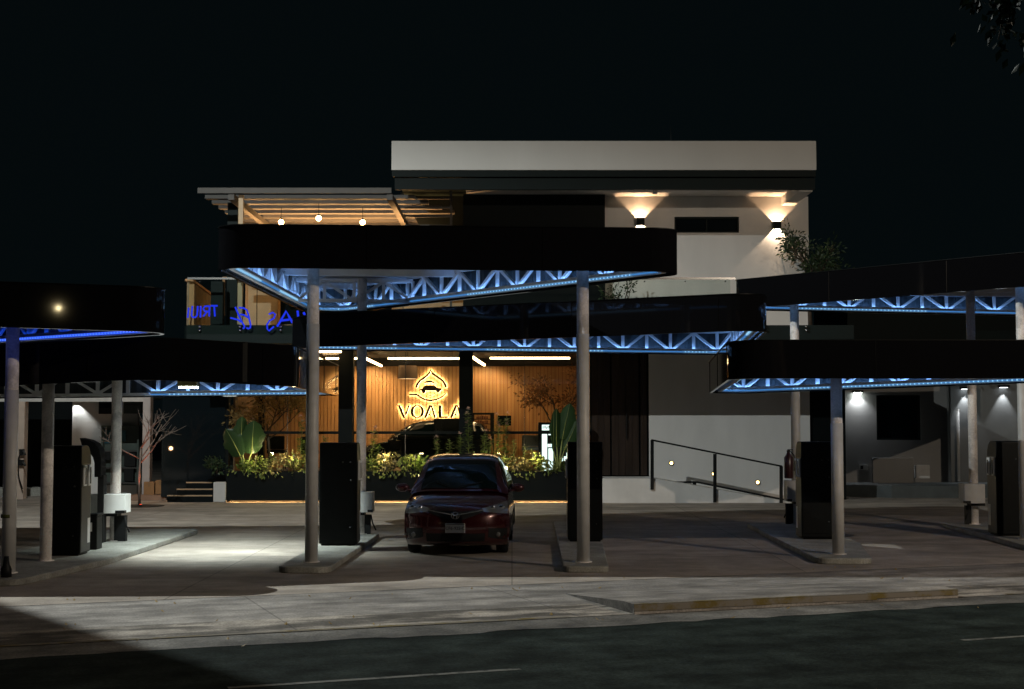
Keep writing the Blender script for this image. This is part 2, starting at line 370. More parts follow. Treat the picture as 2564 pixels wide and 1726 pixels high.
# raised kerb on the right with a sloping back
rk = thing('raised_kerb', 'low raised concrete kerb with chipped yellow edge at the roadside', 'kerb', D(1.42, 0))
a0, a1 = 1.42, 5.75
obj('kerb_body', MB().add([D(a0, -.06, -.01), D(a1, -.06, -.01), D(a1, 1.9, -.003), D(a0, 1.9, -.003), D(a0, -.05, .10), D(a1, -.05, .085), D(a1, .22, .10), D(a0, .22, .105), D(a1, 1.9, .002), D(a0, 1.9, .002)],
     [(0, 1, 5, 4), (4, 5, 6, 7), (7, 6, 8, 9), (0, 4, 7, 9, 3), (1, 2, 8, 6, 5), (0, 3, 2, 1)]) or MB(), 'apron', rk) if False else None
kb = MB(); kb.add([D(a0, -.06, -.01), D(a1, -.06, -.01), D(a1, 1.9, -.003), D(a0, 1.9, -.003), D(a0, -.05, .10), D(a1, -.05, .085), D(a1, .22, .10), D(a0, .22, .105), D(a1, 1.9, .002), D(a0, 1.9, .002)],
     [(0, 1, 5, 4), (4, 5, 6, 7), (7, 6, 8, 9), (0, 4, 7, 9, 3), (1, 2, 8, 6, 5), (0, 3, 2, 1)])
obj('kerb_body', kb, 'walk', rk)
ky = MB(); s_ = a0
random.seed(11)
while s_ < a1 - .1:
    L_ = random.uniform(.15, .7); e_ = min(a1, s_ + L_)
    f0 = (s_ - a0) / (a1 - a0); f1 = (e_ - a0) / (a1 - a0)
    if True:
        h = random.uniform(.05, .062)
        ky.add([D(s_, -.065, h - .03), D(e_, -.065, h - .035), D(e_, -.056, .1 - .015 * f1), D(s_, -.056, .1 - .015 * f0)], [(0, 1, 2, 3)])
    ky.add([D(s_, -.056, .1035 - .015 * f0), D(e_, -.056, .1035 - .015 * f1), D(e_, -.015, .1045 - .013 * f1), D(s_, -.015, .1045 - .013 * f0)], [(0, 1, 2, 3)])
    s_ = e_
obj('yellow_edge', ky, 'yellow', rk)
# small litter on the pavement
random.seed(5)
lit = MB()
for i in range(70):
    q = D(random.uniform(-9, 7), random.uniform(-1.0, 3.6), .004); r = random.uniform(.012, .035); a = random.uniform(0, 3)
    d1 = Vector((math.cos(a), math.sin(a), .2)) * r; d2 = Vector((-math.sin(a), math.cos(a), .1)) * r * .6
    lit.add([q - d1, q + d2, q + d1 + Vector((0, 0, .012)), q - d2], [(0, 1, 2, 3)])
tag(obj('fallen_leaves', lit, 'leaf_dry'), 'scattered dry leaves and grit lying on the pavement', 'leaves', kind='stuff')

# ------------------------------------------------------------------ canopies
def rounded(corners, rad, seg=14):
    out = []; n = len(corners)
    for i in range(n):
        p = Vector(corners[i]); a = Vector(corners[i - 1]) - p; b = Vector(corners[(i + 1) % n]) - p
        ax = Vector((a.x, a.y)); bx = Vector((b.x, b.y)); ang = ax.angle(bx); r = rad[i]
        tl = min(r / math.tan(ang / 2), .45 * ax.length, .45 * bx.length); r = tl * math.tan(ang / 2)
        pa = p + a * (tl / ax.length); pb = p + b * (tl / bx.length)
        bis = (ax.normalized() + bx.normalized()).normalized(); cen = Vector((p.x, p.y)) + bis * (r / math.sin(ang / 2))
        va = Vector((pa.x, pa.y)) - cen; vb = Vector((pb.x, pb.y)) - cen
        tot = math.atan2(va.x * vb.y - va.y * vb.x, va.dot(vb))
        for k in range(seg + 1):
            f = k / seg; t = tot * f; c_, s2 = math.cos(t), math.sin(t)
            q = cen + Vector((va.x * c_ - va.y * s2, va.x * s2 + va.y * c_))
            out.append(Vector((q.x, q.y, pa.z * (1 - f) + pb.z * f)))
    return out
def inset(path, d):
    n = len(path); out = []
    area = sum(path[i].x * path[(i + 1) % n].y - path[(i + 1) % n].x * path[i].y for i in range(n))
    sg = 1 if area > 0 else -1
    for i in range(n):
        p = path[i]; a = (p - path[i - 1]); b = (path[(i + 1) % n] - p)
        na = Vector((-a.y, a.x)).normalized() * sg; nb = Vector((-b.y, b.x)).normalized() * sg
        m = (na + nb).normalized(); k = d / max(.5, m.dot(na))
        out.append(Vector((p.x + m.x * k, p.y + m.y * k, p.z)))
    return out
def walkpath(path, step):
    """evenly spaced points along a closed path"""
    n = len(path); L = [0]
    for i in range(n): L.append(L[-1] + (path[(i + 1) % n] - path[i]).length)
    k = max(3, round(L[-1] / step)); out = []; j = 0
    for i in range(k):
        t = L[-1] * i / k
        while L[j + 1] < t: j += 1
        f = (t - L[j]) / max(1e-9, L[j + 1] - L[j]); out.append(path[j].lerp(path[(j + 1) % n], f))
    return out
UPV = Vector((0, 0, 1))
def canopy(label, corners, rad, h, cols, led='blue', unlit=None, joists=True, dotgap=.085, cross=None):
    """a rounded black-edged roof on poles; corners are its underside corners"""
    pts = [P(*c) for c in corners]
    cen = sum(pts, Vector()) / len(pts)
    t = thing('vacuum_canopy', label, 'canopy', (cen.x, cen.y, 0), 'canopies over the vacuum bays')
    out = rounded(pts, rad); n = len(out); inn = inset(out, .05)
    f = MB()
    f.add(out + [p + UPV * h for p in out] + inn + [p + UPV * h for p in inn],
          [q for i in range(n) for q in ((i, (i + 1) % n, n + (i + 1) % n, n + i), (2 * n + i, 3 * n + i, 3 * n + (i + 1) % n, 2 * n + (i + 1) % n),
                                         (n + i, n + (i + 1) % n, 3 * n + (i + 1) % n, 3 * n + i), (i, 2 * n + i, 2 * n + (i + 1) % n, (i + 1) % n))])
    fas = obj('fascia', f, 'black_gloss', t)
    # joints between the fascia sheets
    j = MB()
    for p in walkpath(inset(out, -.003), 2.45): j.bar(p + UPV * .01, p + UPV * (h - .01), .008, .008)
    objs('sheet_joint', j, 'coping', fas)
    cp = MB(); o1 = inset(out, -.012); o2 = inset(out, .06)
    cp.add([p + UPV * (h + .001) for p in o1] + [p + UPV * (h + .001) for p in o2] + [p + UPV * (h + .014) for p in o1] + [p + UPV * (h + .014) for p in o2],
           [q for i in range(n) for q in ((i, (i + 1) % n, 2 * n + (i + 1) % n, 2 * n + i), (2 * n + i, 2 * n + (i + 1) % n, 3 * n + (i + 1) % n, 3 * n + i), (n + i, 3 * n + i, 3 * n + (i + 1) % n, n + (i + 1) % n))])
    obj('coping', cp, 'coping', t)
    # liner: corrugated sheet on the inside of the fascia
    li = MB(); ip = walkpath(inset(out, .058), .09); m_ = len(ip); ip2 = inset(ip, .018)
    zig = [ip[i] if i % 2 else ip2[i] for i in range(m_)]
    li.add([p + UPV * .035 for p in zig] + [p + UPV * (h - .03) for p in zig], [(i, (i + 1) % m_, m_ + (i + 1) % m_, m_ + i) for i in range(m_)])
    obj('liner', li, 'liner', t)
    # roof deck
    dk = MB(); dp = inset(out, .055); c2 = sum(dp, Vector()) / n
    for zz, th in ((h - .09, .03),):
        dk.add([p + UPV * zz for p in dp] + [c2 + UPV * zz], [(i, (i + 1) % n, n) for i in range(n)])
        dk.add([p + UPV * (zz + th) for p in dp] + [c2 + UPV * (zz + th)], [((i + 1) % n, i, n) for i in range(n)])
    obj('roof_deck', dk, 'deck', t)
    # perimeter truss
    tr = MB(); path = inset(out, .19); th = h - .17; z0 = .05
    nodes = walkpath(path, .57)
    if len(nodes) % 2: nodes = walkpath(path, .57 * len(nodes) / (len(nodes) + 1.0))
    K = len(nodes); K -= K % 2
    for i in range(n):
        a, b = path[i], path[(i + 1) % n]
        if (a - b).length > .01:
            tr.bar(a + UPV * z0, b + UPV * z0, .065, .06); tr.bar(a + UPV * (z0 + th), b + UPV * (z0 + th), .065, .06)
    for i in range(K):
        a = nodes[i]; b = nodes[(i + 1) % K]
        tr.bar(a + UPV * z0, a + UPV * (z0 + th), .065, .05)
        if i % 2 == 0: tr.bar(a + UPV * (z0 + .02), b + UPV * (z0 + th - .02), .06, .05)
        else: tr.bar(a + UPV * (z0 + th - .02), b + UPV * (z0 + .02), .06, .05)
        if i % 2 == 0:
            d = (b - a).normalized()   # gusset at the bottom node
            tr.bar(a - d * .09 + UPV * (z0 + .05), a + d * .09 + UPV * (z0 + .05), .03, .07)
    obj('truss', tr, 'truss', t)
    # joists carrying the deck
    if joists:
        jo = MB(); y0 = min(p.y for p in path); y1 = max(p.y for p in path); yy = y0 + .9
        while yy < y1 - .4:
            xs = []
            for i in range(n):
                a, b = path[i], path[(i + 1) % n]
                if (a.y - yy) * (b.y - yy) < 0:
                    f_ = (yy - a.y) / (b.y - a.y); xs.append(a.lerp(b, f_))
            if len(xs) == 2: jo.bar(xs[0] + UPV * (h - .16), xs[1] + UPV * (h - .16), .07, .12)
            yy += 1.25
        objs('joist', jo, 'truss', t)
    # cross truss between the pole rows
    if cross:
        xs = []
        for i in range(n):
            a, b = path[i], path[(i + 1) % n]
            if (a.y - cross) * (b.y - cross) < 0: xs.append(a.lerp(b, (cross - a.y) / (b.y - a.y)))
        if len(xs) == 2:
            ct = MB(); p, q = xs; K2 = max(2, round((p - q).length / .6)) ; K2 += K2 % 2
            ct.bar(p + UPV * z0, q + UPV * z0, .06, .06); ct.bar(p + UPV * (z0 + th - .07), q + UPV * (z0 + th - .07), .06, .06)
            for i in range(K2 + 1):
                a = p.lerp(q, i / K2); b = p.lerp(q, min(1, (i + 1) / K2))
                ct.bar(a + UPV * z0, a + UPV * (z0 + th - .07), .055, .05)
                if i < K2: ct.bar(a + UPV * (z0 if i % 2 == 0 else z0 + th - .09), b + UPV * (z0 + th - .09 if i % 2 == 0 else z0), .05, .05)
            obj('cross_truss', ct, 'truss', t)
    # led strip on the inner side of the bottom chord
    lp = inset(out, .245); dots = walkpath(lp, dotgap); st = MB(); dt = MB(); ch = MB(); up_ = MB()
    dn = 'led_dot' if led == 'blue' else 'led_royal_dot'
    runs = walkpath(lp, .3); R = len(runs); lips = inset(runs, .034)
    for i in range(R):
        a, b = runs[i], runs[(i + 1) % R]
        if unlit and unlit(a): continue
        st.bar(a + UPV * .05, b + UPV * .05, .012, .022); ch.bar(a + UPV * .072, b + UPV * .072, .06, .006); up_.bar(a + UPV * .085, b + UPV * .085, .022, .012); c3, d3 = lips[i], lips[(i + 1) % R]; ch.bar(c3 + UPV * .092, d3 + UPV * .092, .006, .046)  # up_ is an added hidden strip brightening the truss; ch conceals it
    for i, p in enumerate(dots):
        if unlit and unlit(p): continue
        if led == 'blue' and math.sin(p.x * .9 + p.y * 1.7 + len(label)) < -.25: continue
        q = p + UPV * .05
        dt.box(q.x - .014, q.x + .014, q.y - .014, q.y + .014, q.z - .012, q.z + .012)
    ls = obj('led_strip', st, 'led_blue' if led == 'blue' else 'led_royal', t)
    obj('led_dots', dt, dn, ls)['kind'] = 'stuff'; obj('fill_channel', ch, 'truss', t); obj('hidden_fill_strip', up_, 'led_fill' if led == 'blue' else 'led_royal_fill', t)
    # poles
    for (px_, Yp, extra) in cols:
        x = PX(px_, Yp); topz = min(p.z for p in out) + h - .12
        m = MB().tube([(x, Yp, .09), (x, Yp, topz)], .088, 20)
        po = obj('pole', m, 'pole', t, True)
        b_ = MB().cyl((x, Yp), .125, .09, .10, 20); obj('base_plate', b_, 'pole', po, True)
        if extra:
            x2, z0_, z1_ = extra
            obj('pole_sleeve', MB().tube([(x, Yp, z0_), (x, Yp, z1_)], .093, 20), 'dull_white', po, True)
    return t
cA = canopy('upper black canopy in the middle, highest one above the red hatchback', [(528, 670, 20.2), (1772, 681, 20.2), (786, 794, 29.6)], [.5, .4, .62], .615,
            [(782, 20.76, (0, .1, 3.55)), (905, 26.0, None), (1460, 20.75, (0, .1, 3.4))], cross=26.15)
cB = canopy('lower black canopy in the middle, between the upper one and the lit showroom', [(788, 869, 26.0), (1928, 826, 23.2), (1850, 890, 31.5), (722, 877, 28.3)], [.4, .55, .5, .4], .61,
            [(1461, 27.5, None)])
cC = canopy('upper right black canopy, behind and above the lower right one', [(1838, 774, 29.0), (2800, 700, 23.0), (2900, 800, 32.0), (1885, 778, 30.6)], [.4, .5, .5, .4], .585,
            [(1992, 28.6, (0, .1, 3.6)), (2435, 28.5, None), (2562, 24.8, (0, .1, 3.55))])
cD = canopy('lower right black canopy with a rounded end and blue lit truss', [(1826, 948, 20.8), (2900, 948, 20.8), (1768, 990, 27.6)], [.5, .5, .5], .555,
            [(2095, 22.0, (0, .1, 2.1))])
cE = canopy('front left black canopy lit royal blue underneath', [(-943, 789, 18.4), (484, 835, 18.6), (-248, 879, 25.6)], [.5, .36, .6], .585,
            [(28, 19.25, (0, .1, 2.55))], led='royal')
cF = canopy('lower left black canopy carrying the bright floodlight', [(-500, 990, 20.4), (365, 950, 19.0), (737, 968, 19.7), (852, 991, 27.6), (-500, 1003, 26.5)], [.5, .9, .4, .45, .5], .56,
            [(120, 20.95, None), (292, 24.5, None)], unlit=lambda p: p.x < -6.75 or p.y < 21.5)
ct_ = P(611, 960, 19.48)
obj('reflection_strip', MB().box(ct_.x - .045, ct_.x + .045, ct_.y - .03, ct_.y - .012, P(611, 957, 19.45).z, P(611, 856, 19.45).z), 'panel_grey', cF)  # pale strip standing in for a bright reflection on the fascia
# floodlight under the lower left canopy
fl = thing('floodlight', 'bright white floodlight hanging under the lower left canopy', 'floodlight', (-5.32, 23.4, 2.7))
obj('housing', MB().box(-5.48, -5.16, 23.28, 23.52, 2.70, 2.79).box(-5.35, -5.29, 23.37, 23.43, 2.79, 3.05), pmat('olive lamp housing', (.16, .14, .05), .45, .3), fl, bevel=.01)
obj('lens', MB().box(-5.46, -5.18, 23.30, 23.50, 2.676, 2.699), 'cool_lamp', fl, bevel=.004)
lamp('flood', 'SPOT', (-5.2, 23.4, 2.66), 980, (.88, 1.0, .96), fl, spot_size=math.radians(122), spot_blend=.85, shadow_soft_size=.12, aim=(-4.85, 23.9, 0))

# ------------------------------------------------------------------ islands
KH = .09
def island(label, pts, r=.12):
    p = rounded([Vector((q[0], q[1], 0)) for q in pts], [r] * len(pts), 5)
    m = MB().prism(p, (0, 0, KH)); o = obj('pump_island', m, 'kerb', None, False, .015, org=(pts[0][0], pts[0][1], 0))
    return tag(o, label, 'kerb island', 'concrete islands between the bays')
def isl_px(near_l, near_r, yfar, xfar_l, xfar_r):
    a = G(*near_l); b = G(*near_r); return [(a.x, a.y), (b.x, b.y), (xfar_r, yfar), (xfar_l, yfar)]
island('concrete island under the front left poles and vacuum', [(-7.9, 18.3), (-6.35, 18.5), (-6.0, 21.2), (-5.95, 27.3), (-7.6, 27.3)], .25)
island('concrete island left of the red hatchback', [(-3.30, 20.1), (-2.55, 20.0), (-2.42, 26.3), (-3.2, 26.3)], .2)
island('concrete island right of the red hatchback', [(.72, 20.15), (1.36, 20.15), (1.75, 29.3), (.85, 29.3)], .12)
island('concrete island under the lower right canopy pole', [(4.55, 21.35), (5.36, 21.3), (5.85, 24.0), (6.1, 29.0), (4.75, 29.0), (4.62, 24.8)], .2)
island('concrete island at the far right of the bays', [(8.45, 23.4), (9.4, 23.4), (10.1, 29.0), (8.7, 29.0)], .2)

# ------------------------------------------------------------------ vacuum stations
def vacuum(label, x0, x1, Yf, dep, top, face, group='black vacuum stations', arch=False):
    """tall black cabinet, its service side (face=+1 right, -1 left) with a rounded shoulder"""
    t = thing('vacuum_station', label, 'vacuum station', ((x0 + x1) / 2, Yf + dep / 2, KH), group)
    w = x1 - x0; xs = x1 if face > 0 else x0
    prof = [(Yf + dep, KH + .03), (Yf, KH + .03), (Yf, top - .02), (Yf + .02, top)]
    for k in range(0, 8):
        a = math.pi / 2 * k / 7; prof.append((Yf + dep - .22 + .22 * math.sin(a), top - .30 + .30 * math.cos(a)))
    m = MB().prism([Vector((x0, a, c)) for a, c in prof], (w, 0, 0))
    m.box(x0 + .03, x1 - .03, Yf + .03, Yf + dep - .03, KH, KH + .031)
    cab = obj('cabinet', m, 'box_black', t, 'edge', .012)
    obj('access_door', MB().box(x0 + .035, x1 - .035, Yf - .006, Yf - .001, KH + .10, top - .06), 'box_black', t, False, .004)
    sp = MB(); e = .006 * face
    sp.box(min(xs + e * .2, xs + e), max(xs + e * .2, xs + e), Yf + .03, Yf + dep - .03, KH + .05, top - .28)
    pan = obj('service_panel', sp, 'panel_grey', t)
    for yo in (.06, .30):
        hb = MB().box(min(xs + e, xs + e * 6), max(xs + e, xs + e * 6), Yf + yo, Yf + yo + .13, top - .62, top - .30)
        ho = obj('hose_holder', hb, 'white_plastic', t, False, .008)
        obj('slot', MB().box(min(xs + e * 6, xs + e * 6.4), max(xs + e * 6, xs + e * 6.4), Yf + yo + .035, Yf + yo + .095, top - .59, top - .34), 'dark_plastic', ho)
    obj('notice', MB().box(min(xs + e, xs + e * 1.5), max(xs + e, xs + e * 1.5), Yf + dep - .18, Yf + dep - .05, KH + .17, KH + .55), 'white_plastic', t)
    lk = MB()
    for (fx, fz) in ((.62, .32), (.82, .32)): lk.cyl((0, 0), .001, 0, .001, 3) if False else lk.tube([(x0 + w * fx, Yf - .012, top - fz), (x0 + w * fx, Yf, top - fz)], .014, 8)
    lk.tube([(x0 + w * .84, Yf - .015, top - .62), (x0 + w * .84, Yf, top - .62)], .016, 8); lk.tube([(x0 + w * .82, Yf - .015, KH + .3), (x0 + w * .82, Yf, KH + .3)], .012, 8)
    objs('lock', lk, 'panel_grey', t, True)
    if arch:
        Ya_ = 24.0; hs = MB().prism([P(a, c, Ya_) for a, c in ((199, 1097), (222, 1102), (238, 1110), (249, 1126), (253, 1148), (252, 1195), (236, 1195), (236, 1160), (232, 1145), (222, 1132), (206, 1122))], (0, .3, 0))
        obj('hose_guard', hs, 'rubber', t, 'edge', .01); obj('guard_stand', MB().box(-6.98, -6.88, 24.05, 24.25, KH, P(0, 1190, 24.0).z), 'rubber', t)
    return t
vacuum('black vacuum station with lit steel side beside the floodlit patch', -7.16, -6.55, 21.7, .52, 1.76, 1, arch=True)
vacuum('black vacuum station left of the red hatchback, behind the tall pole', -3.17, -2.55, 23.5, .52, 1.78, 1)
vacuum('black vacuum station right of the red hatchback, half hidden by the pole', .955, 1.54, 24.3, .52, 1.78, -1)
vacuum('black vacuum station under the lower right canopy beside the extinguisher', 5.03, 5.60, 24.8, .52, 1.78, -1)
vacuum('black vacuum station at the right edge behind the outermost pole', 8.66, 9.22, 25.5, .52, 1.78, -1)
# accessory wraps on the rear poles
def wrap(label, x, y, z0, z1, w, face, mat='dull_white', post=True, off=.10):
    t = thing('hose_cabinet', label, 'hose cabinet', (x, y, KH), 'hose cabinets round the rear poles')
    pts = []; xa = x - off * face; xb = x + (w - off) * face
    K = 9
    arc = [Vector((xa + (xb - xa) * k / K, y - .12 - .10 * math.sin(math.pi * k / K * .9), 0)) for k in range(K + 1)]
    back = [Vector((xb, y + .22, 0)), Vector((xa, y + .22, 0))]
    pl = [Vector((p.x, p.y, z0)) for p in arc + back]
    c = obj('cover', MB().prism(pl, (0, 0, z1 - z0)), mat, t, 'edge', .008)
    m = MB().box(min(xa, xb - .15 * face), max(xa, xb - .15 * face), y - .1, y + .18, z0 - .055, z0 - .002)
    m.box(min(xb - .18 * face, xb + .004 * face), max(xb - .18 * face, xb + .004 * face), y - .205, y - .08, z0 + .002, z0 + .05)
    obj('tray', m, 'dark_plastic', t)
    if post: obj('stand', MB().box(x - .02 - .20 * (face < 0), x + .18 - .20 * (face < 0), y + .1, y + .2, KH, z0 - .055), 'dark_plastic', t)
    obj('nozzle', MB().tube([(x + .2 * face, y - .05, z0 - .05), (x + .24 * face, y - .1, z0 - .2), (x + .3 * face, y - .12, z0 - .32)], .014, 8), 'rubber', t, True)
    return t
wrap('bright white curved hose cabinet on the pole beside the floodlit patch', -6.77, 24.3, .58, .90, .60, 1, 'white_plastic', True, .37)
wrap('grey hose cabinet on the slim pole behind the vacuum left of the car', PX(905, 26), 25.85, .50, .86, .34, 1)
wrap('pale hose cabinet beside the extinguisher on the right', PX(1992, 28.6), 28.45, .55, .96, .34, -1)
wrap('pale hose cabinet near the right edge of the lot', PX(2440, 28.5), 28.35, .52, .90, .42, -1)
# bin beside the first station
bn = thing('waste_bin', 'small dark bin with pale label beside the leftmost vacuum', 'bin', (-6.68, 22.9, KH))
obj('bin_body', MB().box(-6.76, -6.60, 22.75, 23.05, KH, .62), 'dark_plastic', bn, False, .015)
obj('lid', MB().box(-6.77, -6.59, 22.73, 23.07, .622, .66), 'dark_plastic', bn, False, .01)
obj('sticker', MB().box(-6.72, -6.68, 22.743, 22.749, .38, .52), 'white_plastic', bn)
# extinguisher hung on a pole
ex = thing('fire_extinguisher', 'dark red fire extinguisher hung on a rear pole to the right of the ramp', 'fire extinguisher', (5.52, 28.5, 1.0))
obj('cylinder', MB().tube([(5.52, 28.47, 1.0), (5.52, 28.47, 1.02), (5.52, 28.47, 1.42), (5.52, 28.47, 1.47), (5.52, 28.47, 1.52)], [.075, .09, .09, .05, .03], 14), 'ext_red', ex, True)
obj('valve', MB().box(5.49, 5.55, 28.44, 28.50, 1.52, 1.56).box(5.50, 5.61, 28.455, 28.485, 1.56, 1.58), 'dark_plastic', ex)
obj('hose', MB().tube([(5.56, 28.46, 1.54), (5.63, 28.44, 1.45), (5.62, 28.42, 1.15)], .012, 8), 'rubber', ex, True)
# short post at the pole foot and a strap
tag(obj('bollard', MB().tube([(-6.62, 18.75, KH), (-6.62, 18.75, .20), (-6.62, 18.75, .25), (-6.62, 18.75, .36)], [.07, .07, .045, .03], 10), 'dark_plastic', None, True, org=(-6.62, 18.75, KH)), 'small dark stub post at the foot of the front left pole', 'post')
tag(obj('strap', MB().tube([(-6.78, 19.25, .83), (-6.78, 19.25, .875)], .0985, 18), pmat('dull yellow strap', (.07, .08, .015), .6), None, True, org=(-6.78, 19.25, .83)), 'dull yellow tape wound round the front left pole', 'tape')
# ------------------------------------------------------------------ main building
Yg, Yw, Yb = 39.2, 38.5, 46.5          # glass front, upper wall, showroom back wall
FL, CE = .64, 4.22                     # showroom floor and ceiling
XL, XR = -7.72, 8.15
bd = thing('car_wash_building', 'two storey car wash building with white roof band and lit glass showroom', 'building', (0, 42, 0))
obj('floor_slab', MB().box(XL, 2.35, 38.75, 47, 0, FL), 'floor_in', bd)
obj('ceiling', MB().box(XL, 2.35, 39.3, 47, CE, CE + .05), 'ceiling', bd)
# slatted back wall
wb = MB().box(XL, 2.35, Yb + .06, Yb + .2, FL, CE)
back = obj('back_wall', wb, 'wood_back', bd)
sl = MB(); x = XL + .02; zt = PZ(918, Yb)
while x < 2.3:
    sl.box(x, x + .10, Yb + .035, Yb + .06, FL + .02, zt); x += .12
obj('slats', sl, 'wood', back)
obj('bulkhead', MB().box(XL, 2.35, Yb - .05, Yb + .055, zt + .01, CE), 'ceiling', bd)
# left side wall of brown planks with a dark post
pk = MB(); y = 39.45
while y < 46.3:
    pk.box(XL, XL + .05, y, y + .28, FL, CE); y += .29
obj('side_wall', pk, 'plank', bd)
obj('side_post', MB().box(-7.6, -7.42, 42.6, 42.85, FL, CE), 'dark_trim', bd)
obj('right_partition', MB().box(2.26, 2.34, 39.3, 46.4, FL, CE), 'wood_back', bd)
# glass front
fr = MB()
cols = [(850, 886), (1150, 1184)]
for a, b in cols:
    obj('column', MB().box(PX(a, Yg), PX(b, Yg), Yg - .28, Yg + .1, 0, CE + .3), 'dark_wall', bd, False, .01)
xe = [PX(577, Yg), PX(850, Yg), PX(886, Yg), PX(1150, Yg), PX(1184, Yg), PX(1478, Yg)]
z1 = PZ(1083, Yg)
for i in (0, 2, 4):
    g = obj('glass_pane', MB().box(xe[i], xe[i + 1], Yg, Yg + .012, FL + .06, CE), 'glass', bd)
    obj('transom', MB().box(xe[i], xe[i + 1], Yg - .03, Yg + .04, z1 - .045, z1 + .03), 'dark_wall', g)
    fm = MB().box(xe[i], xe[i + 1], Yg - .03, Yg + .04, FL, FL + .06)
    for s in ([720] if i == 0 else [1015] if i == 2 else [1313]):
        xx = PX(s, Yg); fm.box(xx - .007, xx + .007, Yg - .02, Yg - .002, FL + .06, CE)
    obj('frame', fm, 'steel', g)
obj('head_beam', MB().box(PX(560, Yg), PX(1625, Yg), Yg - .25, Yg + .25, CE + .05, 4.6), 'dark_wall', bd)
# entrance: two stained wood doors in a dark frame
en = obj('door_surround', MB().box(PX(1478, Yg), PX(1625, Yg), Yg + .06, Yg + .2, FL, CE + .3), 'dark_wall', bd)
for a, b in ((1482, 1528), (1532, 1600), (1604, 1620)):
    dr = MB()
    xa, xb = PX(a, Yg), PX(b, Yg); k = max(2, int((xb - xa) / .16)); w = (xb - xa) / k
    for i in range(k): dr.box(xa + i * w, xa + (i + 1) * w - .006, Yg, Yg + .06, FL + .03, CE - .1)
    d_ = obj('door', dr, 'door_wood', bd)
    if a == 1532: obj('handle', MB().bar(P(1569, 1015, Yg - .06), P(1569, 1100, Yg - .06), .03).bar(P(1569, 1025, Yg - .06), P(1569, 1025, Yg), .02).bar(P(1569, 1090, Yg - .06), P(1569, 1090, Yg), .02), 'dark_plastic', d_)
# lower right wall
obj('lower_wall', MB().box(PX(1625, Yg), PX(2028, Yg), Yg, Yg + .3, 0, 4.6), 'stucco', bd)
obj('wall_return', MB().box(PX(2028, Yg) + .005, PX(2028, Yg) + 1.0, Yg + .1, Yg + 5, 0, 4.5), 'dark_wall', bd)
# left dark glass wing wall
obj('wing_wall', MB().box(PX(430, 38.6), XL - .02, 38.9, 39.2, 0, 4.15), 'dark_wall', bd)
wgl = obj('wing_glass', MB().box(PX(400, 38.6), XL - .1, 38.84, 38.86, .1, 3.4), 'dark_glass', bd)
# balcony slab and its slate edge
Yf = 36.2
bx0, bx1 = PX(467, Yf), PX(2140, Yf)
obj('balcony_slab', MB().box(bx0, bx1, Yf + .03, Yg - .26, 4.16, 4.60), 'grey_fascia', bd)
zt_, zb_ = PZ(815, Yf), PZ(864, Yf)
bf = MB().box(bx0 - .02, bx1, Yf - .04, Yf + .028, 4.13, zt_).box(bx0 - .02, bx1, Yf - .06, Yf - .042, 4.13, 4.2)
obj('balcony_edge', bf, 'grey_fascia', bd)
gl = obj('balustrade', MB().box(bx0, PX(1830, Yf), Yf - .09, Yf - .075, zt_ - .22, PZ(699, Yf)), 'rail_glass', bd)
obj('top_rail', MB().box(bx0, PX(1843, Yf), Yf - .105, Yf - .06, PZ(701, Yf), PZ(696, Yf)), 'steel', gl)
sp = MB()
xx = 502
while xx < 2060:
    for py in (819, 828):
        c = P(xx, py, Yf); sp.tube([(c.x, Yf - .125, c.z), (c.x, Yf - .03, c.z)], .03, 10)
    for py in (706,):
        c = P(xx, py, Yf)
        if xx < 1830: sp.tube([(c.x, Yf - .12, c.z), (c.x, Yf - .05, c.z)], .02, 8)
    xx += 101
objs('glass_clamp', sp, 'steel', gl, True)
# upper storey
zS = 8.27; z8, zr0, zr1 = PZ(475, 36.0), PZ(426, 35.9), PZ(353, 35.9)
uw = MB(); wx0, wx1 = PX(1515, Yw), PX(2030, Yw); nx0, nx1, nz0, nz1 = PX(1692, Yw), PX(1855, Yw), PZ(583, Yw), PZ(543, Yw)
uw.box(wx0, nx0, Yw, Yw + .25, 4.6, zS).box(nx1, wx1, Yw, Yw + .25, 4.6, zS).box(nx0, nx1, Yw, Yw + .25, 4.6, nz0).box(nx0, nx1, Yw, Yw + .25, nz1, zS)
obj('upper_wall', uw, 'stucco', bd)
wi = obj('window', MB().box(nx0, nx1, Yw + .12, Yw + .16, nz0, nz1), 'dark_glass', bd)
f_ = MB()
for a, b, c, d in ((nx0, nx1, nz0, nz0 + .05), (nx0, nx1, nz1 - .05, nz1), (nx0, nx0 + .05, nz0 + .05, nz1 - .05), (nx1 - .05, nx1, nz0 + .05, nz1 - .05), ((nx0 + nx1) / 2 - .02, (nx0 + nx1) / 2 + .02, nz0 + .05, nz1 - .05)):
    f_.box(a, b, Yw + .05, Yw + .118, c, d)
obj('frame', f_, 'dark_trim', wi)
obj('dark_bay', MB().box(PX(1160, Yw), wx0 - .005, Yw - .35, 46, 4.6, zS), 'dark_wall', bd)
rx0, rx1 = PX(977, 35.9), PX(2052, 35.9)
obj('roof_band', MB().box(rx0, rx1, 35.9, 36.1, zr0, zr1), 'band', bd, False, .008)
obj('roof', MB().box(rx0 + .02, rx1 - .02, 36.105, 46, zr0 + .02, zr1 - .12), 'dark_trim', bd)
ze = PZ(443, 35.95)
obj('roof_edge', MB().box(rx0 + .01, rx1 - .01, 35.94, 36.1, ze, zr0 - .005), 'dark_trim', bd)
obj('lower_edge', MB().box(rx0 + .08, rx1 - .02, 35.99, 36.12, z8, ze - .03), 'dark_trim', bd)
obj('soffit', MB().box(PX(1160, 36), rx1 - .03, 36.125, Yw + .25, zS + .005, zS + .06), 'stucco', bd)
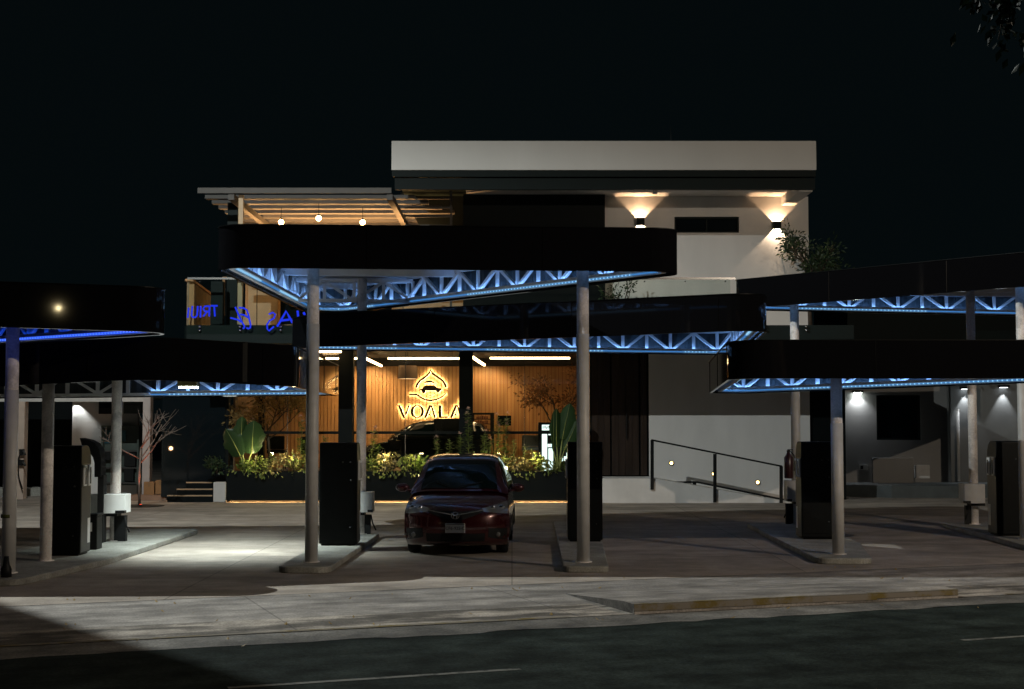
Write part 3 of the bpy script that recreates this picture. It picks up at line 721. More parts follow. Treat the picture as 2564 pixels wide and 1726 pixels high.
obj('soffit_beam', MB().box(rx1 - .40, rx1 - .06, 36.125, Yw - .003, z8 - .03, zS), 'stucco', bd)
obj('conduit_box', MB().box(PX(1637, 37.2), PX(1648, 37.2), 37.1, 37.25, zS - .14, zS), 'stucco', bd)
obj('antenna', MB().tube([P(1680, 352, 38), P(1679, 318, 38)], [.012, .006], 6), 'steel', bd)
# terrace room behind the pergola
Yt = 42.6
tw = MB().box(bx0, PX(1160, Yt) + .9, Yt, Yt + .2, 4.6, 6.6)
obj('terrace_back_wall', tw, 'terrace_wall', bd)
obj('terrace_side_wall', MB().prism([(-8.36, 36.45, 4.6), (-8.24, 36.45, 4.6), (-8.70, 41.6, 4.6), (-8.84, 41.6, 4.6)], (0, 0, 1.14)), 'stone', bd)
obj('side_wall_cap', MB().prism([(-8.40, 36.40, 5.745), (-8.20, 36.40, 5.745), (-8.66, 41.6, 5.745), (-8.88, 41.6, 5.745)], (0, 0, .06)), 'wood', bd)
obj('balcony_wing', MB().prism([(bx0 - .001, 36.3, 4.25), (bx0 - .001, 41.7, 4.25), (-8.95, 41.7, 4.25), (-8.42, 36.5, 4.25)], (0, 0, .345)), 'grey_fascia', bd)
obj('side_wall_end', MB().box(bx0 + .005, bx0 + .13, 36.3, 36.39, 4.605, 5.74), 'wood', bd)
# dark opening frames on the terrace back wall
for a, b, c, d in ((560, 612, 700, 792), (700, 830, 742, 812), (850, 980, 700, 812)):
    w_ = obj('terrace_window', MB().box(PX(a, Yt), PX(b, Yt), Yt - .03, Yt - .005, PZ(d, Yt), PZ(c, Yt)), 'dark_glass', bd)
    m = MB(); za, zb2 = PZ(d, Yt), PZ(c, Yt); xa, xb = PX(a, Yt), PX(b, Yt)
    m.box(xa - .07, xa, Yt - .06, Yt - .005, za, zb2 + .07).box(xb, xb + .07, Yt - .06, Yt - .005, za, zb2 + .07).box(xa, xb, Yt - .06, Yt - .005, zb2, zb2 + .07)
    obj('window_frame', m, 'wood', w_)
obj('terrace_post', MB().box(PX(526, 36.9), PX(556, 36.9), 36.8, 37.05, 4.6, 5.78), 'grey_fascia', bd)

# ------------------------------------------------------------------ pergola
pg = thing('pergola', 'steel louvred pergola lit warm from below on the upper terrace', 'pergola', (-4, 39, 4.6))
zp = PZ(484, 36.0)
y = 36.0; k = 0
while y < 42.6:
    xr = PX(977, 36) if y < 36.1 else PX(1000, 36) + (y - 36.0) * .36
    obj('louver', MB().box(-8.02 + .0 * k, xr, y, y + (.06 if k == 0 else .28), zp, zp + (.14 if k == 0 else .095)), 'louver', pg)
    y += .86; k += 1
bm_ = MB().box(-7.25, -7.1, 36.07, 42.6, zp - .16, zp - .004)
obj('beam', bm_, 'louver', pg)
obj('beam', MB().box(-3.2, -3.05, 36.07, 42.6, zp - .16, zp - .004), 'louver', pg)
obj('post', MB().box(-7.02, -6.90, 36.25, 36.37, 4.6, zp - .004), 'terrace_wall', pg)
obj('post', MB().box(-7.55, -7.28, 37.5, 37.75, 4.6, zp - .004), 'grey_fascia', pg)
# screen with thin lit rails at the right end of the pergola
sc = thing('slat_screen', 'dark screen with thin warm rails under the roof, right of the pergola', 'screen', (PX(1100, 38.2), 38.2, 4.6))
xa, xb = PX(1012, 38.2), PX(1160, 38.2)
for py in (497, 521, 542, 566): obj('rail', MB().box(xa, xb - .3, 38.15, 38.21, PZ(py + 2.5, 38.2), PZ(py - 2.5, 38.2)), 'louver', sc)
obj('post', MB().box(xb - .37, xb - .31, 38.14, 38.22, 4.6, PZ(478, 38.2)), 'louver', sc)
obj('dark_panel', MB().prism([P(1002, 482, 40.2), P(1160, 482, 40.2), P(1160, 575, 40.2), P(1056, 575, 40.2)], (0, .08, 0)), 'dark_wall', sc)
# pendant bulbs
def pendant(px, py, Y, top, label):
    p = P(px, py, Y)
    t = thing('pendant_bulb', label, 'pendant lamp', p, 'glowing pendant bulbs under the pergola')
    obj('cord', MB().tube([(p.x, p.y, p.z + .1), (p.x, p.y, top)], .008, 6), 'dark_plastic', t)
    obj('socket', MB().tube([(p.x, p.y, p.z + .045), (p.x, p.y, p.z + .11)], .022, 10), 'dark_plastic', t, True)
    obj('bulb', MB().ball(p, .07, 14, 10), 'bulb', t, True)
pendant(704, 557, 38.4, zp, 'leftmost and lowest glowing bulb under the pergola')
pendant(798, 547, 37.6, zp, 'middle glowing bulb under the pergola, the brightest one')
pendant(908, 557, 38.3, zp, 'right glowing bulb under the pergola nearest the roof')
# spot cans on the louvers
for i, (px_, Y_) in enumerate(((645, 39.5), (760, 40.3), (840, 40.0), (930, 40.0), (1010, 39.4))):
    p = P(px_, 600, Y_)
    obj('spot_can', MB().tube([(p.x, p.y, 6.62), (p.x, p.y, 6.72)], .05, 12), 'dark_plastic', pg, True); obj('spot_rod', MB().tube([(p.x, p.y, 4.6), (p.x, p.y, 6.62)], .012, 6), 'dark_plastic', pg)
    lamp('terrace light', 'SPOT', (p.x, p.y, 6.75), 300, (1, .52, .19), pg, spot_size=math.radians(150), spot_blend=.6, shadow_soft_size=.04, aim=(p.x, p.y, 9))
for i, (px_, Y_) in enumerate(((520, 38.5), (760, 40.5), (1000, 41))):
    p = P(px_, 500, Y_); lamp('terrace downlight', 'SPOT', (p.x, p.y, zp - .2), 75, (1, .54, .20), pg, spot_size=math.radians(140), spot_blend=.6, shadow_soft_size=.05, aim=(p.x, p.y + .6, 4))

# ------------------------------------------------------------------ blue neon lettering seen from behind
ne = thing('neon_sign', 'blue neon lettering seen mirrored along the terrace balustrade', 'neon sign', (PX(620, 36), 36.0, 4.6))
ST = {'letter T': [[(445, 537), (530, 537)], [(487, 540), (497, 672)]],
      'letter R': [[(428, 538), (424, 672)], [(428, 540), (366, 544), (350, 575), (366, 604), (426, 610)], [(396, 610), (348, 672)]],
      'letter I': [[(318, 540), (312, 685)]],
      'letter U': [[(280, 540), (270, 660), (250, 682), (212, 682), (200, 660), (212, 540)]],
      'letter N': [[(165, 560), (152, 690)]],
      'letter L': [[(755, 553), (780, 610), (803, 665), (835, 735), (868, 790), (872, 815), (850, 825)], [(694, 690), (790, 714), (830, 745)]],
      'letter E': [[(800, 560), (865, 566), (900, 590), (918, 640), (935, 715), (950, 780), (945, 815), (920, 828), (898, 815)], [(820, 645), (870, 655), (922, 690)]],
      'letter S': [[(1180, 645), (1230, 622), (1262, 645), (1245, 695), (1190, 725), (1158, 775), (1162, 830), (1182, 855), (1245, 800)]],
      'letter A': [[(1285, 800), (1340, 710), (1400, 605), (1440, 680), (1482, 755)], [(1325, 725), (1440, 712)]],
      'letter X': [[(1545, 600), (1560, 750)], [(1620, 620), (1665, 700), (1652, 760)], [(1838, 690), (1828, 785)]]}
for nm, sts in ST.items():
    m = MB()
    for s in sts: m.tube([P(440 + a / 5.065, 660 + b / 5.065, 36.0) for a, b in s], .022 if nm not in ('letter A', 'letter X') else .028, 8)
    obj(nm.replace(' ', '_'), m, 'neon', ne, True)

# ------------------------------------------------------------------ wall lights (open box, light shines up and down)
def updown(px, py, label):
    p = P(px, py, Yw); x, z = p.x, p.z; y0 = Yw - .17; h, w = .105, .105
    t = thing('wall_light', label, 'wall light', (x, Yw - .002, z), 'up and down wall lights')
    m = MB().box(x - w, x - w + .012, y0, Yw - .002, z - h, z + h).box(x + w - .012, x + w, y0, Yw - .002, z - h, z + h).box(x - w + .012, x + w - .012, y0, y0 + .012, z - h, z + h)
    obj('housing', m, 'dark_trim', t)
    obj('bulb', MB().box(x - .03, x + .03, y0 + .07, y0 + .10, z - .003, z + .003), 'warm_lamp', t)
    for s in (1, -1):
        lamp('wall beam', 'SPOT', (x, y0 + .085, z + s * .004), 120, (1, .60, .32) if s > 0 else (1, .72, .48), t, spot_size=math.radians(176), spot_blend=0, shadow_soft_size=.014, aim=(x, y0 + .085, z + s * 3))
updown(1603, 557, 'left up and down wall light on the upper wall, just above the canopy')
updown(1944, 566, 'right up and down wall light on the upper wall beside the tree')
# ------------------------------------------------------------------ ramp with railing and step lights
rp = thing('access_ramp', 'white concrete access ramp sloping down to the right of the doors', 'ramp', (4.5, 38.3, 0))
xa, xb, xc = PX(1507, 37.7), PX(1640, 37.7), PX(1985, 37.7)
rm = MB(); rm.add([(xa, 37.7, 0), (xb, 37.7, 0), (xc, 37.7, 0), (xa, 37.7, FL), (xb, 37.7, FL), (xa, Yg - .005, 0), (xb, Yg - .005, 0), (xc, Yg - .005, 0), (xa, Yg - .005, FL), (xb, Yg - .005, FL)],
       [(0, 1, 4, 3), (1, 2, 4), (3, 4, 9, 8), (4, 2, 7, 9), (0, 3, 8, 5), (5, 8, 9, 6), (6, 9, 7), (0, 5, 6, 1), (1, 6, 7, 2)])
obj('ramp_body', rm, pmat('white ramp concrete', (.72, .71, .69), .8, 0, var=.1, vscale=2, bump=.15), rp)
hr = thing('handrail', 'black steel handrail with three posts along the front of the white ramp', 'handrail', (4.5, 37.72, 0))
Yh = 37.66
def hp(px, y0, y1, w=.085): return MB().bar(P(px, y1, Yh), P(px, y0, Yh), w, .05)
for px_, a, b in ((1633, 1102, 1226), (1790, 1137, 1258), (1956, 1168, 1266)): obj('post', hp(px_, a, b), 'dark_plastic', hr)
obj('top_rail', MB().bar(P(1631, 1102, Yh), P(1958, 1168, Yh), .05, .045), 'dark_plastic', hr)
h2 = thing('handrail', 'low black rail on stub posts along the wall side of the ramp', 'handrail', (5, 38.7, 0))
Yk = 38.6
obj('rail', MB().bar(P(1672, 1208, Yk), P(1745, 1207.5, Yk), .05, .05).bar(P(1745, 1207.5, Yk), P(2000, 1259, Yk), .05, .05), 'dark_plastic', h2)
for px_, py_ in ((1739, 1208), (1912, 1244)): obj('stub_post', MB().bar(P(px_, py_, Yk), P(px_, py_ + 11, Yk), .09, .05), 'dark_plastic', h2)
for px_, py_, lb in ((1681, 1160, 'upper left round step light glowing on the ramp wall'), (1787, 1187, 'middle round step light half hidden by the railing post'), (1897, 1208, 'lower right round step light glowing on the ramp wall')):
    p = P(px_, py_, Yg - .02); t = thing('step_light', lb, 'step light', p, 'round step lights on the ramp wall')
    obj('bezel', MB().tube([(p.x, Yg - .03, p.z), (p.x, Yg - .002, p.z)], .066, 18), 'dark_plastic', t, True)
    obj('lens', MB().tube([(p.x, Yg - .036, p.z), (p.x, Yg - .031, p.z)], .04, 16), 'step_lamp', t, True)

# ------------------------------------------------------------------ halo lit wall sign
Ys = Yb - .045
def z2(pts): return [P(980 + a / 9.225, 890 + b / 9.225, Ys) for a, b in pts]
sg = thing('wall_sign', 'VOALA sign with a car in a drop, dark letters glowing round their edges', 'sign', P(1080, 980, Ys))
def glyph(name, polys=(), ribs=(), rings=()):
    m = MB(); h = MB(); dv = (0, .025, 0); off = Vector((0, .028, 0)); hv = (0, .02, 0)
    for p in polys:
        q = z2(p); m.prism(q, dv); c = sum(q, Vector()) / len(q)
        h.prism([c + (v - c) * 1.0 + off for v in q], hv)
    for p, w in ribs:
        q = z2(p); ww = [a / 9.225 * Ys / FPX for a in w] if isinstance(w, list) else w / 9.225 * Ys / FPX
        m.ribbon(q, ww, dv); h.ribbon([v + off for v in q], ww, hv)
    for (c, ro, ri) in rings:
        K = 40; o = z2([(c[0] + ro[0] * math.cos(2 * math.pi * k / K), c[1] + ro[1] * math.sin(2 * math.pi * k / K)) for k in range(K)])
        i_ = z2([(c[0] + 3 + ri[0] * math.cos(2 * math.pi * k / K), c[1] + ri[1] * math.sin(2 * math.pi * k / K)) for k in range(K)])
        for k in range(K):
            k2 = (k + 1) % K; qd = [o[k], o[k2], i_[k2], i_[k]]
            m.prism(qd, dv); h.prism([v + off for v in qd], hv)
    o_ = obj(name, m, 'sign_face', sg)
    obj('halo', h, 'halo', o_)
glyph('letter_v', [[(142, 1150), (207, 1150), (328, 1448), (264, 1448)], [(388, 1150), (430, 1150), (342, 1400), (318, 1350)]])
glyph('letter_o', rings=[((597, 1300), (160, 154), (88, 132))])
glyph('letter_a', [[(868, 1150), (930, 1150), (808, 1448), (746, 1448)], [(902, 1150), (942, 1150), (1036, 1448), (984, 1448)], [(840, 1360), (880, 1345), (930, 1380), (900, 1402)]])
glyph('letter_l', [[(1086, 1150), (1156, 1150), (1156, 1448), (1086, 1448)], [(1156, 1408), (1318, 1408), (1318, 1448), (1156, 1448)]])
glyph('letter_a', [[(a + 600, b) for a, b in q] for q in ([(868, 1150), (930, 1150), (808, 1448), (746, 1448)], [(902, 1150), (942, 1150), (1036, 1448), (984, 1448)], [(840, 1360), (880, 1345), (930, 1380), (900, 1402)])] + [[(1548, 1085), (1620, 1005), (1670, 1005), (1590, 1090)]])
glyph('drop_outline', ribs=[([(908, 335), (865, 425), (770, 510), (660, 585), (605, 655), (572, 750)], [24, 48, 50, 50, 52, 54]), ([(908, 335), (955, 425), (1070, 505), (1185, 585), (1237, 665), (1262, 745)], [24, 48, 50, 50, 52, 54])])
glyph('hand_swoosh', ribs=[([(405, 908), (590, 908), (625, 932), (690, 980), (790, 1028), (905, 1043), (1040, 1022), (1150, 972), (1215, 925), (1275, 875)], [44, 44, 44, 42, 42, 42, 42, 38, 30, 10])])
glyph('car_roof', [[(720, 632), (800, 592), (868, 576), (930, 588), (1000, 630), (1070, 678), (1005, 652), (925, 632), (850, 637), (760, 642)]])
glyph('car_emblem', [[(645, 825), (655, 785), (712, 768), (760, 700), (790, 690), (990, 690), (1062, 746), (1140, 755), (1188, 797), (1125, 812), (1030, 815), (790, 815), (700, 820)], [(698, 815), (795, 815), (778, 868), (742, 880), (712, 868)], [(1030, 812), (1128, 810), (1112, 855), (1075, 868), (1046, 855)]])
glyph('smile', ribs=[([(830, 905), (880, 928), (930, 930), (1000, 903)], [6, 18, 18, 5])])

# ------------------------------------------------------------------ showroom lights and furnishing
def ledbar(p, q, label):
    p = Vector(p); q = Vector(q); c = (p + q) / 2
    t = thing('linear_light', label, 'linear light', c, 'warm linear lights on the showroom ceiling')
    obj('diffuser', MB().bar(p, q, .06, .05), 'warm_led', t)
    up = Vector((0, 0, .045)); obj('channel', MB().bar(p + up, q + up, .07, .03), 'dark_plastic', t)
    m = MB()
    for f in (.1, .9): r = p.lerp(q, f); m.tube([r + up, (r.x, r.y, CE)], .006, 5)
    objs('suspension', m, 'dark_plastic', t)
ZL = PZ(898, 40.7)
ledbar((PX(971, 40.7), 40.7, ZL), (PX(1150, 40.7), 40.7, ZL), 'long straight light bar above the glowing sign')
ledbar((PX(1227, 40.7), 40.7, ZL + .01), (PX(1427, 40.7), 40.7, ZL + .01), 'long straight light bar right of the second dark column')
ledbar((PX(915, 40.7), 40.7, ZL), (PX(954, 46.0), 46.0, ZL), 'light bar running back from the left dark column')
ledbar((PX(1181, 39.6), 39.6, ZL), (PX(1213, 45.4), 45.4, ZL), 'short slanting light bar just right of the second dark column')
ledbar((PX(815, 40.7), 40.7, ZL), (PX(895, 40.7), 40.7, ZL), 'light bar passing behind the left dark column')
ledbar((PX(760, 40.0), 40.0, PZ(888, 40)), (PX(782, 40.0), 40.0, PZ(888, 40)), 'shortest light bar, beside the tall front pole')
ledbar((PX(790, 38.5), 38.5, PZ(881, 38.5)), (PX(853, 38.5), 38.5, PZ(881, 38.5)), 'light bar closest to the glass at upper left')
lamp('ceiling wash', 'SPOT', (PX(925, 45.3), 45.3, CE - .15), 215, (1, .65, .30), bd, spot_size=math.radians(110), spot_blend=.7, shadow_soft_size=.05, aim=(PX(925, 46.4), 46.4, 2.4))
lamp('ceiling wash', 'SPOT', (PX(1215, 45.3), 45.3, CE - .15), 175, (1, .65, .30), bd, spot_size=math.radians(110), spot_blend=.7, shadow_soft_size=.05, aim=(PX(1215, 46.4), 46.4, 2.4))
# hanging drum shade
p = P(1021, 933, 41.0); hs = thing('drum_pendant', 'brown drum shaded pendant lamp hanging left of the sign', 'pendant lamp', p)
za, zb2 = PZ(949, 41), PZ(916, 41)
obj('lamp_shade', MB().tube([(p.x, p.y, za), (p.x, p.y, zb2)], [.285, .265], 28, False), 'shade', hs, True)
obj('diffuser', MB().tube([(p.x, p.y, za + .005), (p.x, p.y, za + .03)], .275, 28), emat('shade glow', (1, .62, .3), 2.2), hs, True)
obj('cord', MB().tube([(p.x, p.y, zb2), (p.x, p.y, CE)], .008, 6), 'dark_plastic', hs)
def boxthing(name, label, cat, parts, bevel=0, group=None):
    x0 = sum((q[1][0] + q[1][1]) / 2 for q in parts) / len(parts); y0 = parts[0][1][2]; z0 = min(q[1][4] for q in parts)
    t = thing(name, label, cat, (x0, y0, z0), group)
    for nm, b, mt in parts: obj(nm, MB().box(*b), mt, t, False, bevel)
    return t
def rc(x0, y0, x1, y1, Y, d): return (PX(x0, Y), PX(x1, Y), Y, Y + d, PZ(y1, Y), PZ(y0, Y))
boxthing('wall_screen', 'black flat screen on the slatted wall right of the second column', 'screen', [('screen', rc(1246, 1041, 1280, 1066, 46.0, .06), 'dark_glass'), ('bracket', rc(1258, 1048, 1268, 1060, 46.065, .3), 'dark_plastic')])
boxthing('standing_screen', 'dark monitor standing on the counter under the sign', 'screen', [('screen', rc(1086, 1048, 1160, 1079, 41.2, .07), 'dark_plastic'), ('stand', rc(1118, 1079, 1130, 1092, 41.22, .04), 'dark_plastic')])
sh = thing('shelf_unit', 'black framed shelf with rusty red items behind the flowers', 'shelf', P(1207, 1080, 44.5))
b = rc(1180, 1034, 1237, 1150, 44.5, .35)
m = MB().box(b[0], b[0] + .08, b[2], b[3], b[4], b[5]).box(b[1] - .12, b[1], b[2], b[3], b[4], b[5]).box(b[0] + .08, b[1] - .12, b[2], b[3], b[5] - .06, b[5])
for py in (1050, 1062, 1075, 1095): m.box(b[0] + .08, b[1] - .12, b[2] + .02, b[3], PZ(py, 44.5) - .012, PZ(py, 44.5) + .012)
obj('frame', m, 'dark_plastic', sh)
m = MB(); random.seed(4)
for py in (1050, 1062, 1075, 1095):
    x = b[0] + .16
    while x < b[1] - .22:
        w = random.uniform(.03, .07); m.box(x, x + w, b[2] + .05, b[3] - .05, PZ(py, 44.5) + .013, PZ(py, 44.5) + random.uniform(.08, .12)); x += w + .012
obj('stock', m, pmat('rusty red stock', (.16, .05, .02), .6, var=.4, vscale=20), sh)
ct = boxthing('reception_counter', 'long dark counter across the showroom behind the planter', 'counter', [('counter_top', rc(1000, 1092, 1180, 1097, 41.0, .6), 'dark_plastic'), ('counter_front', (PX(1004, 41.05), PX(1176, 41.05), 41.05, 41.5, FL, PZ(1098, 41.05)), 'dark_wall')])
def chair(px, py0, py1, w, Y, label, mat='dark_plastic'):
    x = PX(px, Y); zt2, zs = PZ(py0, Y), PZ(py1, Y)
    t = thing('lounge_chair', label, 'chair', (x, Y, FL), 'dark chairs in the showroom')
    obj('backrest', MB().box(x - w / 2, x + w / 2, Y, Y + .07, zs - .02, zt2), mat, t, False, .03)
    obj('seat', MB().box(x - w / 2, x + w / 2, Y + .075, Y + .55, zs - .14, zs - .03), mat, t, False, .02)
    for sx in (-1, 1):
        for yy in (Y + .1, Y + .5): obj('leg', MB().tube([(x + sx * (w / 2 - .04), yy, FL), (x + sx * (w / 2 - .05), yy, zs - .14)], .016, 8), 'steel' if mat != 'dark_plastic' else 'dark_plastic', t)
chair(690, 1092, 1124, .52, 41.0, 'black chair just left of the tall front pole')
chair(773, 1094, 1126, .48, 41.5, 'black chair between the tall pole and the left column')
chair(1328, 1090, 1116, .48, 40.6, 'grey slim backed chair left of the lit cooler', pmat('grey chair', (.12, .13, .13), .4))
# beverage cooler
ck = thing('display_cooler', 'black drinks cooler with bright lit panels behind the big leaves', 'cooler', P(1390, 1180, 40.4))
Yc = 40.4
def cb(x0, y0, x1, y1, d0, d1): return (PX(x0, Yc), PX(x1, Yc), Yc + d0, Yc + d1, PZ(y1, Yc), PZ(y0, Yc))
obj('cabinet', MB().box(*cb(1348, 1058, 1432, 1200, .03, .6)), 'dark_plastic', ck, False, .01)
hd = obj('header_panel', MB().box(*cb(1357, 1064, 1428, 1078, 0, .028)), 'fridge_lit', ck)
m = MB(); random.seed(9)
for i in range(9):
    x = 1359 + i * 2.9; m.box(*cb(x, 1066 + random.uniform(0, 3), x + 1.3, 1075 - random.uniform(0, 3), -.006, -.001))
obj('lettering', m, 'ink', hd)
for (a, b_, c, d) in ((1357, 1083, 1370, 1196), (1373, 1083, 1384, 1090), (1371, 1112, 1387, 1120), (1373, 1123, 1385, 1196), (1418, 1112, 1424, 1150), (1402, 1147, 1410, 1160), (1412, 1143, 1418, 1156)):
    obj('lit_panel', MB().box(*cb(a, b_, c, d, 0, .028)), 'fridge_lit', ck)

# ------------------------------------------------------------------ left service bay
lb = thing('service_bay', 'low service bay with pale columns and beam at the left of the lot', 'building', (-10, 41, 0))
Ya, Yc2 = 39.5, 42.0
zb2 = PZ(1006, Ya)
obj('beam', MB().box(-16, PX(357, Ya), Ya, Ya + .3, zb2, PZ(990, Ya)), 'dull_white', lb)
obj('roof', MB().box(-16, -8.4, Ya + .31, Yc2 + .6, zb2 + .1, zb2 + .4), 'dark_trim', lb)
obj('column', MB().box(PX(42, Ya), PX(61, Ya), Ya + .01, Ya + .3, .0, zb2), pmat('column paint', (.50, .40, .33), .6, var=.15), lb)
obj('column', MB().box(PX(357, Ya) + .005, PX(376, Ya), Ya, Ya + .3, .0, PZ(985, Ya)), pmat('grey column paint', (.42, .40, .40), .6, var=.1), lb)
obj('bay_wall', MB().box(PX(181, Yc2), PX(345, Yc2), Yc2, Yc2 + .2, 0, zb2 + .1), 'stucco', lb)
obj('back_wall', MB().box(-17, PX(180, Yc2), Yc2 + 2.5, Yc2 + 2.7, 0, zb2 + .4), 'dark_wall', lb)
obj('bay_plinth', MB().box(-17, PX(180, 41.4), 41.3, 42.2, 0, .22), 'kerb', lb)
pp = P(190, 1000, 41.86); dl = thing('downlight', 'white downlight at the top of the pale wall in the left bay', 'downlight', pp)
obj('housing', MB().box(pp.x - .12, pp.x + .14, 41.72, 41.95, pp.z + .02, pp.z + .08), 'dark_plastic', dl)
obj('lens', MB().box(pp.x - .09, pp.x + .11, 41.75, 41.93, pp.z + .008, pp.z + .019), 'cool_lamp', dl)
lamp('downlight beam', 'SPOT', (pp.x, 41.82, pp.z), 105, (.97, 1, .97), dl, spot_size=math.radians(100), spot_blend=.5, shadow_soft_size=.04, aim=(pp.x - .1, 41.95, 0))
boxthing('air_conditioner', 'black wall unit high on the pale bay wall', 'wall unit', [('casing', rc(246, 1005, 281, 1037, 41.7, .25), 'dark_plastic'), ('grille', rc(249, 1010, 278, 1022, 41.69, .009), 'dark_glass')], .01)
boxthing('wall_cabinet', 'dark cabinet with glazed front on the bay wall beside the column', 'cabinet', [('body', rc(309, 1004, 352, 1036, 41.7, .25), 'shelf_green'), ('shelf', rc(311, 1012, 350, 1015, 41.685, .014), 'panel_grey')])
rk2 = thing('tool_rack', 'grey green tool rack with teal panels on the bay wall', 'rack', P(300, 1200, 41.4))
obj('frame', MB().box(*rc(254, 1066, 258, 1215, 41.4, .35)).box(*rc(344, 1066, 348, 1215, 41.4, .35)).box(*rc(258, 1066, 344, 1072, 41.4, .35)), 'shelf_green', rk2)
obj('back_board', MB().box(*rc(258.2, 1072, 343.8, 1215, 41.6, .02)), 'shelf_green', rk2)
obj('teal_panel', MB().box(*rc(262, 1078, 284, 1110, 41.55, .04)), 'teal', rk2); obj('teal_panel', MB().box(*rc(306, 1078, 316, 1106, 41.55, .04)), 'teal', rk2)
for py in (1128, 1170, 1208): obj('shelf', MB().box(*rc(258.2, py, 343.8, py + 4, 41.4, .19)), 'panel_grey', rk2)
obj('stock', MB().box(*rc(262, 1132, 283, 1152, 41.42, .15)).box(*rc(312, 1134, 340, 1168, 41.42, .15)).box(*rc(312, 1174, 336, 1205, 41.42, .15)), 'dark_plastic', rk2)
# hanging hose on the bay column
hh = thing('hose_reel', 'black hose hanging on the pale column at the far left', 'hose', P(50, 1130, 39.4))
obj('bracket', MB().box(*rc(49, 1125, 60, 1141, 39.38, .1)).box(*rc(48, 1152, 60, 1166, 39.38, .1)), 'dark_plastic', hh)
obj('hose', MB().tube([P(a, b, 39.36) for a, b in ((52, 1130), (46, 1150), (45, 1180), (48, 1200), (56, 1225))], .02, 8), 'rubber', hh, True)
objs('nozzle', MB().tube([P(58, 1128, 39.3), P(64, 1140, 39.3)], .03, 8).tube([P(57, 1156, 39.3), P(63, 1167, 39.3)], .03, 8), 'panel_grey', hh, True)
# cardboard boxes
for i, (a, b_, c, d, lbl) in enumerate(((391, 1203, 414, 1238, 'tall cardboard box next to the widest one'), (414.5, 1200, 444, 1239, 'widest and brightest cardboard box by the dark steps'), (362, 1207, 388, 1240, 'dim low cardboard box at the left of its row'))):
    Yq = 39.3 + .02 * i; t = thing('cardboard_box', lbl, 'box', (PX((a + c) / 2, Yq), Yq, .1), 'cardboard boxes by the steps')
    obj('carton', MB().box(*rc(a, b_, c, d, Yq, .35)), 'cardboard', t, False, .008); obj('tape', MB().box(*rc((a + c) / 2 - 2, b_, (a + c) / 2 + 2, b_ + 12, Yq - .004, .003)), pmat('tan tape %d' % i, (.22, .14, .07), .4), t)
# orange tiled step under boxes, dark steps
obj_ = thing('side_platform', 'low terracotta platform carrying the cardboard boxes', 'platform', (PX(390, 39), 39, 0)); obj('platform_body', MB().box(PX(322, 38.9), PX(419, 38.9), 38.9, 40.5, 0, PZ(1241, 38.9)), pmat('terracotta', (.30, .19, .13), .7, var=.15), obj_)
stp = thing('steps', 'three dark steps with warm lit tread edges left of the planter', 'steps', (PX(480, 38.5), 38.5, 0))
for i, (x0, x1, yt, yb, Y0) in enumerate(((421, 534, 1240, 1256, 38.0), (445, 534, 1224, 1239.5, 38.4), (468, 534, 1207, 1223.5, 38.8))):
    s = obj('step', MB().box(PX(x0, Y0), PX(x1, Y0), Y0, Y0 + .38, 0, PZ(yt, Y0)), 'dark_wall', stp)
    obj('lit_edge', MB().box(PX(x0, Y0), PX(x1, Y0), Y0 - .012, Y0 - .001, PZ(yt + 3, Y0), PZ(yt, Y0)), pmat('warm nosing %d' % i, (.55, .38, .24), .6), s)  # warm strip colour stands for orange light on the treads
tag(obj('concrete_block', MB().box(*rc(536, 1208, 567, 1257.5, 37.95, .4)), pmat('pale block', (.62, .61, .60), .8, var=.08, bump=.2), None, False, .012, org=P(551, 1257, 38)), 'pale upright block at the end of the planter beside the steps', 'block')

# ------------------------------------------------------------------ right wing
rw = thing('side_building', 'dim right wing with downlit pale wall and dark window', 'building', (11, 44, 0))
Yr = 43.5; rz = 3.6
wa = MB(); a0, a1 = PX(2195, Yr), PX(2305, Yr); za, zc = PZ(1102, Yr), PZ(990, Yr)
wa.box(PX(2108, Yr), a0, Yr, Yr + .25, 0, rz).box(a1, PX(2372, Yr), Yr, Yr + .25, 0, rz).box(a0, a1, Yr, Yr + .25, 0, za).box(a0, a1, Yr, Yr + .25, zc, rz)
GW = pmat('grey wing stucco', (.30, .30, .295), .85, 0, var=.08, vscale=1, bump=.12, bscale=50)
obj('wall', wa, GW, rw)
w_ = obj('window', MB().box(a0, a1, Yr + .1, Yr + .14, za, zc), 'dark_glass', rw)
m = MB().box(a0, a0 + .06, Yr + .03, Yr + .098, za, zc).box(a1 - .06, a1, Yr + .03, Yr + .098, za, zc).box(a0 + .06, a1 - .06, Yr + .03, Yr + .098, za, za + .06).box(a0 + .06, a1 - .06, Yr + .03, Yr + .098, zc - .06, zc)
obj('frame', m, 'dark_trim', w_)
obj('dark_door', MB().box(PX(2032, Yr - .6), PX(2107, Yr - .6), Yr - .6, Yr - .3, 0, rz), 'dark_wall', rw)
Yq = 42.6
obj('end_wall', MB().box(PX(2380, Yq), PX(2900, Yq), Yq, Yq + .3, 0, rz + .6), pmat('dark grey stucco', (.17, .18, .18), .85, 0, var=.15, vscale=1.2, bump=.15), rw)
obj('upper_storey', MB().box(PX(2125, 45), PX(3000, 45), 45, 50, rz + .02, 7), 'grey_fascia', rw)
obj('roof', MB().box(PX(2040, Yq), PX(2900, Yq), 42.0, 46, rz + .61, rz + .8), 'dark_trim', rw)
obj('rain_pipe', MB().tube([P(2398, 1025, 42.4), P(2401, 1205, 42.4)], .045, 10), 'dull_white', rw, True)
